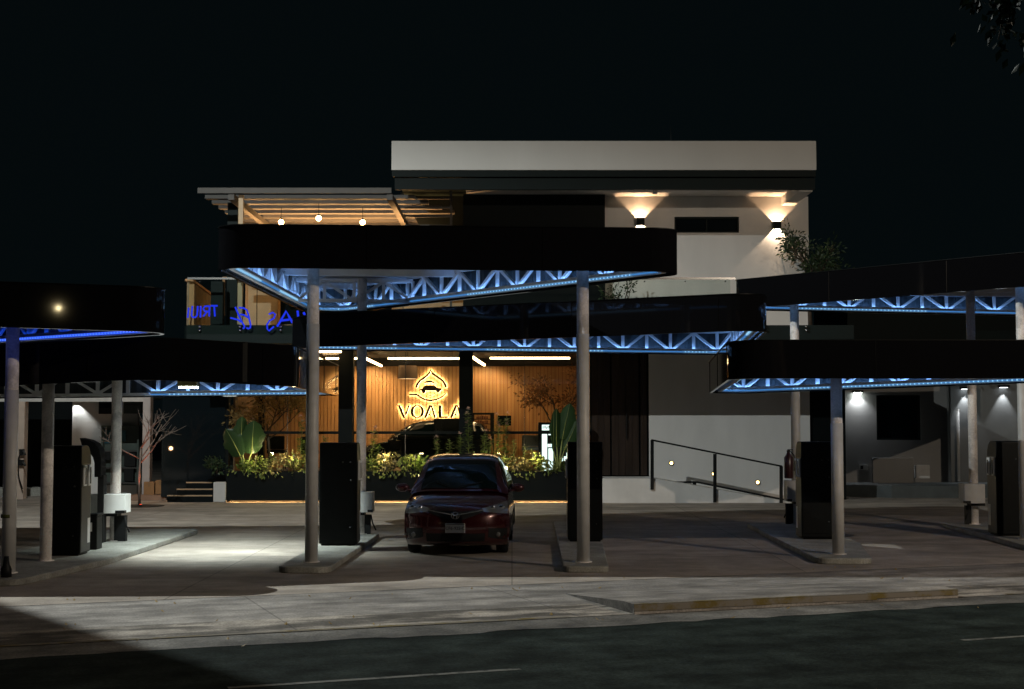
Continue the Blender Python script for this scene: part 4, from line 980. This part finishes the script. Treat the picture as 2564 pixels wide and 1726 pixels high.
for (px_, py_, Y_, pw, sz, lbl) in ((2148, 985, Yr, 62, 112, 'white downlight on the pale wall left of the dark window'), (2417, 976, Yq, 75, 62, 'narrow white downlight above the thin rain pipe'), (2513, 972, Yq, 70, 66, 'narrow white downlight nearest the right edge')):
    p = P(px_, py_, Y_ - .1); t = thing('downlight', lbl, 'downlight', p)
    obj('housing', MB().box(p.x - .14, p.x + .14, Y_ - .22, Y_ - .002, p.z + .02, p.z + .09), 'dark_plastic', t)
    obj('lens', MB().box(p.x - .10, p.x + .10, Y_ - .18, Y_ - .03, p.z + .008, p.z + .019), 'cool_lamp' if sz > 80 else emat('soft white lamp', (.9, .95, 1), 5), t)
    lamp('downlight beam', 'SPOT', (p.x, Y_ - .12, p.z), pw, (.95, .97, 1.0), t, spot_size=math.radians(sz), spot_blend=.55, shadow_soft_size=.03, aim=(p.x, Y_ - .02, 0))
pl_ = thing('low_platform', 'low dark kerbed platform in front of the right wing', 'platform', (PX(2280, 41.5), 41.5, 0))
obj('platform_body', MB().prism([(PX(2112, 41.0), 41.0, 0), (PX(2230, 40.2), 40.2, 0), (PX(2480, 40.2), 40.2, 0), (PX(2480, 42.5), 42.5, 0), (PX(2112, 42.5), 42.5, 0)], (0, 0, .34)), pmat('dark kerb paint', (.06, .075, .08), .6, var=.2), pl_)
boxthing('low_wall', 'low grey wall panel standing under the dark window', 'wall', [('panel', rc(2184, 1147, 2286, 1210, 42.2, .15), GW)], .01)
boxthing('utility_box', 'small pale utility box right of the low grey wall', 'utility box', [('casing', rc(2292, 1165, 2326, 1198, 42.2, .2), 'dull_white'), ('door', rc(2294, 1167, 2324, 1196, 42.185, .014), 'dull_white')])
boxthing('socket_box', 'tiny double socket on the pale wall beside the dark door', 'socket', [('plate', rc(2150, 1164, 2172, 1177, Yr - .04, .038), 'dull_white'), ('flap', rc(2153, 1166, 2160, 1175, Yr - .05, .009), 'dark_plastic')])
# ------------------------------------------------------------------ planter and plants
random.seed(21)
Yp = 38.0
px0, px1 = PX(567, Yp), PX(1500, 37.9)
pt = thing('planter', 'long black planter box full of lush plants in front of the glass', 'planter', ((px0 + px1) / 2, 38.3, 0))
zp1 = PZ(1181, Yp)
obj('trough', MB().box(px0, px1, Yp, Yp + .04, .044, zp1).box(px0, px1, Yp + .66, Yp + .70, .07, zp1).box(px0, px0 + .04, Yp + .04, Yp + .66, .07, zp1).box(px1 - .04, px1, Yp + .04, Yp + .66, .07, zp1).box(px0 + .04, px1 - .04, Yp + .04, Yp + .66, .07, .1), 'dark_wall', pt)
obj('plinth', MB().box(px0 + .1, px1 - .1, Yp + .12, Yp + .6, 0, .069), 'dark_plastic', pt)
obj('soil', MB().box(px0 + .045, px1 - .045, Yp + .045, Yp + .655, zp1 - .1, zp1 - .06), 'soil', pt)
obj('led_strip', MB().box(px0 + .1, px1 - .4, Yp + .06, Yp + .075, .050, .058), emat('warm planter led', (1.0, .55, .20), 130), pt)

def leaf(m, c, d, up, L, w):
    """one bent leaf of two quads"""
    d = d.normalized(); s = d.cross(up)
    s = s.normalized() if s.length > .01 else Vector((1, 0, 0)); n = s.cross(d)
    a = c; b = c + d * L * .5 + n * L * .07; e = c + d * L
    m.add([a, b + s * w / 2, e, b - s * w / 2, b - n * w * .12], [(0, 1, 4), (1, 2, 4), (2, 3, 4), (3, 0, 4)])
def rdir(zl=-.3, zh=1.0):
    t = random.uniform(0, 6.283); z = random.uniform(zl, zh); r = math.sqrt(max(0, 1 - z * z)); return Vector((r * math.cos(t), r * math.sin(t), z))
def bush(name, label, cat, c, rx, ry, rz, n, L, mat, group, stemmat='bark'):
    t = thing(name, label, cat, c, group)
    m = MB(); st = MB()
    sub = [(Vector((random.uniform(-.75, .75) * rx, random.uniform(-.75, .75) * ry, random.uniform(.25, .85) * rz)), random.uniform(.3, .5)) for _ in range(7)]
    for s, k in sub: st.tube([Vector(c), Vector(c) + s * .9], .008, 4)
    for i in range(n):
        s, k = random.choice(sub); o = rdir(-.6, 1)
        q = Vector(c) + s + Vector((o.x * rx * k, o.y * ry * k, o.z * rz * k)) * random.uniform(.5, 1.05)
        leaf(m, q, (o + rdir(-.8, .6) * .8 + Vector((0, -.25, -.1))), rdir(), L * random.uniform(.6, 1.2), L * random.uniform(.38, .55))
    obj('foliage', m, mat, t); obj('stems', st, stemmat, t)
    return t
zs = zp1 - .07
# hedge: one bush after another along the trough
hedge = [(545, 'leaf_dark', .36, 'dark low bush spilling over the left end of the planter'), (612, 'leaf_hedge', .34, 'green leafy bush under the elephant ears'), (660, 'leaf_lime', .40, 'lime yellow bush left of the tall pole, spilling over the edge'),
         (710, 'leaf_cream', .50, 'tall creamy yellow bush just left of the tall pole'), (750, 'leaf_lime', .48, 'lime bush partly hidden behind the tall pole'), (930, 'leaf_lime', .44, 'lime bush right of the slim rear pole'),
         (975, 'leaf_cream', .56, 'creamy flowering bush left of the red car roof'), (1030, 'leaf_lime', .46, 'bright lime bush left of the car windscreen'), (1075, 'leaf_hedge', .44, 'green bush behind the left side of the car roof'),
         (1130, 'leaf_hedge', .5, 'green bush hidden mostly behind the car roof'), (1200, 'leaf_hedge', .5, 'green bush behind the right side of the car roof'), (1262, 'leaf_lime', .46, 'yellow bush just right of the car roof'),
         (1300, 'leaf_cream', .40, 'creamy bush right of the car, left of the cooler'), (1342, 'leaf_lime', .44, 'lime yellow bush in front of the lit cooler'), (1388, 'leaf_lime', .28, 'low lime bush at the foot of the big leaved plant')]
for px_, mt, h, lbl in hedge:
    bush('shrub', lbl, 'shrub', (PX(px_, 38.2), 38.22, zs), .36, .30, h, 210, .12, mt, 'bushes in the black planter')
# trailing leaves over the planter's front edge
m = MB()
for i in range(150):
    x = random.choice([random.gauss(PX(650, 38), .25), random.gauss(PX(985, 38), .35), random.gauss(PX(1290, 38), .5), random.uniform(px0, px1 - 1.2)])
    x = min(max(x, px0), px1 - 1)
    leaf(m, Vector((x, Yp - .02 - random.uniform(0, .07), zp1 + random.uniform(-.13, .05))), Vector((random.uniform(-.6, .6), -.5, random.uniform(-1, -.2))), rdir(), random.uniform(.07, .14), .055)
tag(obj('trailing_leaves', m, 'leaf_lime'), 'short trailing leaves hanging over the front edge of the planter', 'leaves', kind='stuff')
# tall flower stalks
def stalk(px_, h, lbl, flowers=3, mat='leaf_hedge', y=38.3):
    x = PX(px_, y); t = thing('flower_stalk', lbl, 'flower', (x, y, zs), 'tall flower stalks in the planter')
    p0 = Vector((x, y, zs)); lean = Vector((random.uniform(-.10, .10), random.uniform(-.04, .08), 0)); pts = [p0 + lean * f * h + Vector((0, 0, h * f)) + Vector((math.sin(f * 5 + px_) * .02, 0, 0)) for f in (0, .25, .5, .75, 1)]
    obj('stalk', MB().tube(pts, [.012, .01, .009, .007, .004], 6), 'stem', t, True)
    m = MB()
    for i in range(int(150 * h)):
        f = random.uniform(.05, .92); k = min(3, int(f * 4)); q = pts[k].lerp(pts[k + 1], f * 4 - k); d = rdir(-.3, .5)
        leaf(m, q + d * random.uniform(0, .05), d, UPV, random.uniform(.05, .21) * (1.15 - f * .55), random.uniform(.04, .085))
    obj('foliage', m, mat, t)
    m = MB()
    for i in range(flowers):
        q = pts[-1] + Vector((random.uniform(-.05, .05), random.uniform(-.05, .03), -i * .07 - (0 if i < 1 else random.uniform(0, .25))))
        for k in range(9): leaf(m, q, rdir(-.5, 1), UPV, .075, .06)
    if flowers: obj('blossom', m, 'petal', t)
for a in ((1178, 1.75, 'tallest flower stalk, right at the second dark column', 3, 'leaf_hedge'), (1243, 1.6, 'pink topped stalk right of the second column', 3), (1266, 1.62, 'tall pink topped stalk in front of the wall screen', 3, 'leaf_hedge'), (1100, 1.0, 'leafy stalk left of the second column above the car roof', 2), (1128, .95, 'short leafy stalk above the middle of the car roof', 0),
          (1150, 1.1, 'leafy stalk against the second dark column', 1, 'leaf_hedge'), (1206, 1.15, 'dense stalk just right of the second column', 1), (1228, .95, 'short stalk with a pale blossom near the shelf', 1), (1290, .95, 'yellowish leafy stalk in front of the grey chair', 0, 'leaf_lime'), (1310, .8, 'short yellow stalk left of the cooler', 0, 'leaf_lime'),
          (779, 2.0, 'stalk with a single pink flower between the tall pole and the left column', 2, 'leaf_hedge'), (752, 1.55, 'pink flower stalk peeking out left of the tall pole', 2), (815, 1.05, 'green stalk at the foot of the left dark column', 0), (833, .85, 'short stalk right behind the black vacuum', 0), (928, 1.25, 'bushy stalk with pinkish top right of the slim pole', 3, 'leaf_lime'), (1050, .55, 'short stalk left of the car roof', 0), (945, .8, 'low leafy stalk right of the slim pole', 0), (1330, .7, 'short leafy stalk at the left side of the cooler', 0, 'leaf_lime')):
    stalk(*a)
# elephant ears: big blades drawn as curved grids
def blade(m, base, tip, width, sag, side, K=10, wav=.0):
    base = Vector(base); tip = Vector(tip); ax = tip - base; s = Vector(side).normalized(); rows = []
    for i in range(K + 1):
        f = i / K; c = base + ax * f + Vector((0, 0, 1)) * sag * math.sin(math.pi * f)
        w = width * (math.sin(math.pi * min(1, f * 1.02 + .04)) ** .6) * (1 - .25 * f) + .002
        w *= 1 + wav * math.sin(f * 17) + wav * .6 * math.sin(f * 43 + base.x * 9)
        nrm = ax.cross(s).normalized()
        rows.append([c + s * w * (j / 3.0) + nrm * (abs(j) / 3.0) ** 2 * w * .28 for j in range(-3, 4)])
    m.grid(rows)
def bigleaf(name, label, px_, leaves, Y=38.15):
    x = PX(px_, Y); t = thing(name, label, 'plant', (x, Y, zs), 'big leaved plants in the planter')
    for (b, tpx, w, side, sag) in leaves:
        B = P(b[0], b[1], Y - .05); T = P(tpx[0], tpx[1], Y - .12)
        st = obj('stalk', MB().tube([(x, Y, zs), Vector((x, Y, zs)).lerp(B, .5) + Vector((0, 0, .06)), B], [.03, .022, .014], 8), 'stem', t, True)
        m = MB(); blade(m, B, T, w, sag, side, K=22, wav=.10); lf = obj('leaf', m, 'leaf_big', t, True)
        md = MB().tube([B, B.lerp(T, .5) + Vector((0, -.012, sag)), T], [.014, .010, .003], 6); obj('midrib', md, 'stem', lf, True)
bigleaf('elephant_ear', 'elephant ear plant with two huge leaves at the left end of the planter', 615,
        [((602, 1142), (564, 1072), .36, (.86, -.2, .42), .03), ((630, 1136), (636, 1050), .36, (.97, .2, .05), .03), ((604, 1105), (606, 1040), .22, (.9, .4, .1), .02)])
bigleaf('banana_plant', 'tall banana plant with upright broad leaves beside the lit cooler', 1398,
        [((1394, 1120), (1393, 1018), .20, (.95, .3, 0), .01), ((1408, 1100), (1428, 1006), .30, (.95, -.2, -.1), .01), ((1412, 1130), (1448, 1050), .26, (.8, -.2, -.55), -.02), ((1386, 1130), (1386, 1025), .08, (.6, .8, 0), .0)])
# warm spots among the plants
for i, px_ in enumerate((640, 735, 960, 1040, 1245, 1335)):
    lbl = ['leftmost garden spot hidden in the planter leaves', 'garden spot in the leaves near the tall pole', 'garden spot in the leaves right of the slim pole', 'garden spot in the leaves left of the car roof', 'garden spot in the leaves right of the car roof', 'garden spot in the leaves before the cooler'][i]
    x = PX(px_, 37.9); 
    t = thing('garden_spot', lbl, 'garden light', (x, 37.88, zp1 + .42), 'warm garden spots over the planter')
    obj('stake', MB().tube([(x, 37.985, zp1 - .2), (x, 37.97, zp1 + .42)], .008, 6), 'dark_plastic', t)
    obj('head', MB().tube([(x, 37.985, zp1 + .40), (x, 37.96, zp1 + .42)], .022, 8), 'dark_plastic', t, True)
    lamp('garden beam', 'POINT', (x, 37.88, zp1 + .42), 15, (1, .80, .38), t, shadow_soft_size=.05)

# ------------------------------------------------------------------ trees
def limb_tree(name, label, base, h, trunk_r, branches, mat_b, crown=None, group=None):
    t = thing(name, label, 'tree', base, group); b0 = Vector(base)
    tips = []; m = MB(); L = []
    def grow(p, d, ln, r, dep):
        q = p + d * ln; mid = p.lerp(q, .5) + rdir(-1, 1) * ln * .06
        m.tube([p, mid, q], [r, r * .8, r * .6], 6 if dep else 10, True); tips.append((q, d, dep))
        if dep < branches:
            for k in range(3 if dep else 5):
                nd = (d * .75 + rdir(-.4, .9) * .85).normalized(); grow(p.lerp(q, random.uniform(.55, 1)), nd, ln * random.uniform(.5, .72), r * .55, dep + 1)
    grow(b0, Vector((random.uniform(-.05, .05), 0, 1)), h * .5, trunk_r, 0)
    obj('trunk', m, mat_b, t, True)
    if crown:
        mat, n, Lf, spread = crown; c = MB(); ends = [q for q in tips if q[2] >= branches - 1]
        for i in range(n):
            q, d, _ = random.choice(ends); o = rdir(-1, 1)
            leaf(c, q + o * random.uniform(0, spread), (o + d * .5 + Vector((0, 0, -.3))), rdir(), Lf * random.uniform(.6, 1.2), Lf * .42)
        obj('crown', c, mat, t)
    return t
random.seed(33)
limb_tree('terrace_tree', 'dark bushy tree growing on the terrace against the upper right wall', (PX(2030, 37.6), 37.5, 4.6), 2.6, .06, 3, 'bark', ('leaf_dark', 1500, .13, .30))
limb_tree('terrace_tree', 'small sparse tree behind the balustrade, above the middle canopy', (PX(1560, 37.6), 37.6, 4.6), 1.5, .03, 2, 'bark', ('leaf_dark', 160, .12, .16))
random.seed(8)
limb_tree('indoor_tree', 'dried ornamental tree inside the showroom behind the elephant ears', (PX(672, 40.2), 40.2, FL), 2.9, .04, 3, 'bark', ('leaf_dry', 1500, .13, .30))
random.seed(12)
limb_tree('indoor_tree', 'rust leaved ornamental tree inside the showroom right of the sign', (PX(1402, 40.9), 40.9, FL), 3.5, .04, 3, 'bark', ('leaf_rust', 1200, .12, .30))
random.seed(5)
limb_tree('bare_tree', 'bare thin tree with a red lit trunk by the service bay', (PX(352, 36.2), 36.2, 0), 3.0, .035, 3, 'pale_bark')
tl = thing('red_uplight', 'red lit spot at the foot of the bare tree', 'garden light', (PX(352, 36.0), 35.9, 0))
obj('housing', MB().tube([(PX(355, 35.9), 35.9, 0), (PX(355, 35.9), 35.9, .06)], .04, 10), 'dark_plastic', tl, True)
obj('lens', MB().tube([(PX(355, 35.9), 35.9, .061), (PX(355, 35.9), 35.9, .066)], .03, 10), 'red_led', tl, True)
lamp('red beam', 'SPOT', (PX(355, 35.9), 35.88, .07), 50, (1, .22, .10), tl, spot_size=math.radians(40), spot_blend=.5, shadow_soft_size=.02, aim=(PX(352, 36.2), 36.2, 2.2))
lamp('bay glow', 'POINT', (PX(398, 38.3), 38.0, 1.4), 14, (1, .55, .25), stp, shadow_soft_size=.05)
sl2 = thing('soil_bed', 'dark round soil bed at the foot of the bare tree', 'soil bed', (PX(352, 36.2), 36.2, 0)); obj('soil_top', MB().tube([(PX(352, 36.2), 36.2, .003), (PX(352, 36.2), 36.2, .012)], .62, 24), 'soil', sl2)
# overhanging street tree close to the camera on the right
random.seed(40)
ft = thing('street_tree', 'dark street tree whose leaves hang into the upper right corner', 'tree', (6.2, 9.4, 0))
obj('trunk', MB().tube([(6.2, 9.4, 0), (6.15, 9.4, 2.2), (6.0, 9.3, 4.0), (5.2, 9.1, 5.2), (4.2, 8.9, 5.6), (3.2, 8.7, 5.5)], [.2, .17, .14, .10, .05, .02], 10), 'bark', ft, True)
m = MB(); tw_ = MB()
for i in range(2600):
    f = random.random() ** .7; c = Vector((3.0 + 3.4 * f, 8.8 + random.gauss(0, .5), 5.45 + .5 * f + random.gauss(0, .30 + .25 * f)))
    leaf(m, c, rdir(-1, .2) + Vector((0, 0, -.5)), rdir(), random.uniform(.06, .12), .045)
for (bx_, bz_, n_) in ((3.05, 4.62, 110), (3.22, 4.55, 150), (2.88, 4.78, 60), (3.0, 4.95, 120), (3.3, 4.9, 200)):
    tw_.tube([(3.25, 8.72, 5.5), (bx_ + .1, 8.75, bz_ + .4), (bx_, 8.8, bz_ - .12)], [.012, .008, .003], 5)
    for i in range(n_):
        f = random.random(); c = Vector((bx_ + .1 * (1 - f), 8.78, bz_ - .15 + .6 * (1 - f))) + rdir(-1, 1) * random.uniform(0, .12)
        leaf(m, c, rdir(-1, .1) + Vector((0, -.2, -.5)), rdir(), random.uniform(.05, .10), .04)
obj('twigs', tw_, 'bark', ft, True)
obj('crown', m, 'leaf_street', ft)
# ------------------------------------------------------------------ hatchback (local frame: front at y=0, rear at y=4)
PROF = [(.115, .17), (.045, .22), (.012, .30), (0, .40), (0, .50), (.01, .58), (.035, .65), (.075, .71), (.14, .765), (.24, .815), (.40, .865), (.62, .92), (.84, .965), (1.04, 1.0)]
def hull(t, s):
    """body skin over nose and bonnet: t 0..13 along the profile, s -1..1 across"""
    i = min(int(t), 12); f = t - i; y = PROF[i][0] * (1 - f) + PROF[i + 1][0] * f; z = PROF[i][1] * (1 - f) + PROF[i + 1][1] * f
    k = max(0.0, 1 - max(0, t - 5) / 8.0); a = abs(s)
    Wd = .80 + .045 * min(1, t / 3.0) - .045 * max(0, (t - 6) / 7)
    zz = z - (.02 + .055 * min(1, max(0, t - 5) / 4)) * a ** 4
    return Vector((Wd * s, y + (.26 * a ** 2.6 + .16 * a ** 9) * k, zz))
def hullz(z, s):
    lo, hi = 0.0, 13.0
    for _ in range(30):
        mid = (lo + hi) / 2
        if hull(mid, s).z < z: lo = mid
        else: hi = mid
    return lo
def patch(rows_z, s0, s1, K=8, out=.006):
    """panel lying on the nose: list of (z at s0 side, z at s1 side) rows"""
    m = MB(); rows = []
    for za, zb in rows_z:
        r = []
        for k in range(K + 1):
            f = k / K; s = s0 + (s1 - s0) * f; z = za + (zb - za) * f; p = hull(hullz(z, s), s); r.append(p + Vector((0, -out, out * .3)))
        rows.append(r)
    return m.grid(rows)
CAB = [(.86, .99), (1.04, 1.13), (1.27, 1.285), (1.50, 1.41), (1.68, 1.485), (1.88, 1.53), (2.2, 1.56), (2.6, 1.57), (3.0, 1.555), (3.4, 1.52), (3.66, 1.47), (3.80, 1.34), (3.92, 1.12), (3.97, .95)]
def cabw(z): return .79 - max(0, z - .95) * .33
def cab(t, s, out=0):
    i = min(int(t), len(CAB) - 2); f = t - i; y = CAB[i][0] * (1 - f) + CAB[i + 1][0] * f; z = CAB[i][1] * (1 - f) + CAB[i + 1][1] * f
    w = cabw(z) ; a = abs(s); bow = .12 * a ** 2.2 * max(0, 1 - abs(t - 2) / 4) if t < 6 else -.05 * a * a * max(0, (t - 8) / 5)
    return Vector((w * s * (1 + out * .0), y + bow - out * (1 if t < 5 else -1 if t > 10 else 0) * .7, z - .05 * a ** 6 + out))
def make_car(paint, label, cat):
    t = thing('hatchback', label, cat, (0, 0, 0))
    SS = [-1 + 2 * k / 24 for k in range(25)]
    m = MB(); TS = [k * .5 for k in range(27)]
    m.grid([[hull(tt, s) for s in SS] for tt in TS])
    for sd in (-1, 1):   # flanks
        rows = []
        for tt in TS:
            p = hull(tt, sd); ff = tt / 13; zr = .20 + .80 * ff; r = []
            for k in range(15):
                f = k / 14; y = p.y + (3.93 - p.y) * f; fz = min(1, f * 2.2); z = p.z * (1 - fz) + zr * fz
                b = 1 - abs(z - .62) * .10; x = (abs(p.x) * (1 - fz) + (.842 * b) * fz) - .10 * max(0, f - .8) / .2 * .8
                r.append(Vector((sd * x, y, z)))
            rows.append(r)
        m.grid(rows)
    m.grid([[Vector((s * .76, 3.93 + .07 * (1 - s * s) * math.sin(math.pi * f), .20 + .80 * f)) for s in SS] for f in [k / 8 for k in range(9)]])
    # cabin shell
    TC = [k * .5 for k in range(27)]
    m.grid([[cab(tt, s) for s in SS] for tt in TC])
    for sd in (-1, 1):
        m.grid([[cab(tt, sd).lerp(Vector((sd * .80, min(3.93, cab(tt, sd).y), .955)), f) + Vector((sd * .03 * math.sin(math.pi * f), 0, 0)) for f in [k / 6 for k in range(7)]] for tt in TC])
    m.box(-.72, .72, .35, 3.8, .17, .30)
    body = obj('body', m, paint, t, True); body.data.set_sharp_from_angle(angle=math.radians(40))
    obj('windscreen', MB().grid([[cab(tt, s * (.82 + .024 * tt), .008) for s in [-1 + 2 * k / 16 for k in range(17)]] for tt in [.25 + .5 * k * .47 for k in range(16)]]), 'car_glass', t, True)
    obj('rear_window', MB().grid([[cab(tt, s, .008) for s in [-.85 + 1.7 * k / 10 for k in range(11)]] for tt in [10.2 + k * .23 for k in range(8)]]), 'car_glass', t, True)
    for sd in (-1, 1):
        w = MB().grid([[cab(tt, sd).lerp(Vector((sd * .80, min(3.93, cab(tt, sd).y), .955)), f) + Vector((sd * (.008 + .03 * math.sin(math.pi * f)), 0, 0)) for f in [.12 + .76 * k / 5 for k in range(6)]] for tt in [1.3 + k * .55 for k in range(17)]])
        obj('side_window', w, 'car_glass', t, True)
    # headlights, grille, intakes
    for sd in (-1, 1):
        h = patch([(.655, .70), (.72, .735), (.80, .745), (.845, .75)][:4], sd * .985, sd * .50, 8, .008)
        hl = obj('headlight', h, 'lamp_glass', t, True)
        for q, rr in ((.86, .052), (.70, .042)):
            c = hull(hullz(.755, sd * q), sd * q); obj('lamp_unit', MB().ball(c + Vector((0, -.006, 0)), rr, 12, 8, (1, .35, .9)), 'chrome', hl, True)
        obj('fog_recess', patch([(.24, .30), (.36, .40), (.43, .44)], sd * .96, sd * .62, 6, .006), 'dark_plastic', t, True)
        obj('fog_lamp', MB().ball(hull(hullz(.34, sd * .80), sd * .80) + Vector((0, -.012, 0)), .04, 10, 6, (1, .4, 1)), 'lamp_glass', t, True)
    obj('grille', MB().grid([[hull(hullz(zc + dz * (abs(s) / .5) ** 1.3, s), s) + Vector((0, -.010, .002)) for s in [-.52 + 1.04 * k / 16 for k in range(17)]] for zc, dz in ((.55, .135), (.60, .10), (.65, .07), (.70, .035))]), 'dark_plastic', t, True)
    gb = MB()
    for k in range(16):
        s0, s1 = -.52 + 1.04 * k / 16, -.52 + 1.04 * (k + 1) / 16
        f = lambda s: hull(hullz(.655 + .07 * (abs(s) / .5) ** 1.2, s), s) + Vector((0, -.022, 0))
        gb.bar(f(s0), f(s1), .018, .016)
    obj('chrome_bar', gb, 'chrome', t)
    e = hull(hullz(.645, 0), 0) + Vector((0, -.035, 0)); em = MB()
    em.tube([e + Vector((.062 * math.cos(a * .3927), 0, .052 * math.sin(a * .3927))) for a in range(17)], .008, 6, False)
    em.bar(e + Vector((-.032, 0, .038)), e + Vector((-.024, 0, -.04)), .012).bar(e + Vector((.032, 0, .038)), e + Vector((.024, 0, -.04)), .012).bar(e + Vector((-.028, 0, 0)), e + Vector((.028, 0, 0)), .012)
    obj('emblem', em, 'chrome', t, True)
    obj('lower_grille', patch([(.19, .19), (.24, .24), (.31, .31), (.36, .36)], -.56, .56, 12, .006), 'dark_plastic', t, True)
    pc = hull(hullz(.445, 0), 0); py_ = pc.y - .03
    plt = obj('licence_plate', MB().box(-.155, .155, py_, py_ + .012, .375, .525), 'plate', t, False, .004)
    cu = bpy.data.curves.new('plate_text', 'FONT'); cu.body = 'CF6-925-C'; cu.size = .068; cu.align_x = 'CENTER'; cu.extrude = .001
    to = bpy.data.objects.new('plate_text', cu); C.objects.link(to); dg = bpy.context.evaluated_depsgraph_get(); me = bpy.data.meshes.new_from_object(to.evaluated_get(dg)); bpy.data.objects.remove(to)
    me.transform(Matrix.Translation((0, py_ - .003, .425)) @ Matrix.Rotation(math.pi / 2, 4, 'X')); me.materials.clear(); me.materials.append(M['ink'])
    lt = bpy.data.objects.new('lettering', me); C.objects.link(lt); lt.parent = plt; ORG[lt] = ORG[plt]
    obj('plate_band', MB().box(-.15, .15, py_ - .002, py_ - .0005, .505, .52), 'ink', plt)
    for sd in (-1, 1):
        mi = MB().ball((sd * .955, 1.14, 1.035), .1, 14, 10, (1.15, .62, .72)); mi.bar((sd * .80, 1.1, .985), (sd * .92, 1.13, 1.0), .05, .04)
        obj('wing_mirror', mi, paint, t, True)
        wp = MB().tube([cab(.3, sd * .1 - .1, .02), cab(.9, sd * .1 + .42 * sd, .02)], .008, 6); obj('wiper', wp, 'dark_plastic', t)
        for yy in (.80, 3.30):
            tw = thing  # wheels
            ty = MB().tube([(sd * .62, yy, .295), (sd * .64, yy, .295), (sd * .79, yy, .295), (sd * .81, yy, .295)], [.27, .295, .295, .27], 28)
            w_ = obj('wheel', ty, 'rubber', t, True)
            ri = MB()
            for k in range(7):
                a = k * 2 * math.pi / 7; ri.bar((sd * .812, yy, .295), (sd * .812, yy + .2 * math.cos(a), .295 + .2 * math.sin(a)), .05, .02, (1, 0, 0))
            ri.tube([(sd * .80, yy + .205 * math.cos(a * .2618), .295 + .205 * math.sin(a * .2618)) for a in range(25)], .016, 6, False)
            obj('rim', ri, 'steel', w_)
            ar = MB()
            for k in range(13):
                a = math.pi * k / 12
            pts = [(sd * .848, yy + .345 * math.cos(math.pi * k / 14), .295 + .345 * math.sin(math.pi * k / 14)) for k in range(15)]
            ar.prism([Vector(p) for p in pts], (sd * -.012, 0, 0)); obj('wheel_arch', ar, 'rubber', t)
    return t
car = make_car('car_red', 'dark red hatchback parked nose out in the middle bay', 'car')
c2 = copy_tree(car)
for o in c2.children:
    if o.name.startswith(('body', 'wing_mirror')):
        o.data = o.data.copy(); o.data.materials.clear(); o.data.materials.append(M['car_black'])
    if o.name.startswith('licence_plate'):
        for q in list(o.children): bpy.data.objects.remove(q)
car.location = (-.895, 22.55, 0); car.rotation_euler = (0, 0, math.radians(-1.6))
c2.location = (PX(900, 42.6), 42.6, FL); c2.rotation_euler = (0, 0, math.radians(-90))
c2['label'] = 'black hatchback parked sideways inside the showroom below the sign'; c2['category'] = 'car'
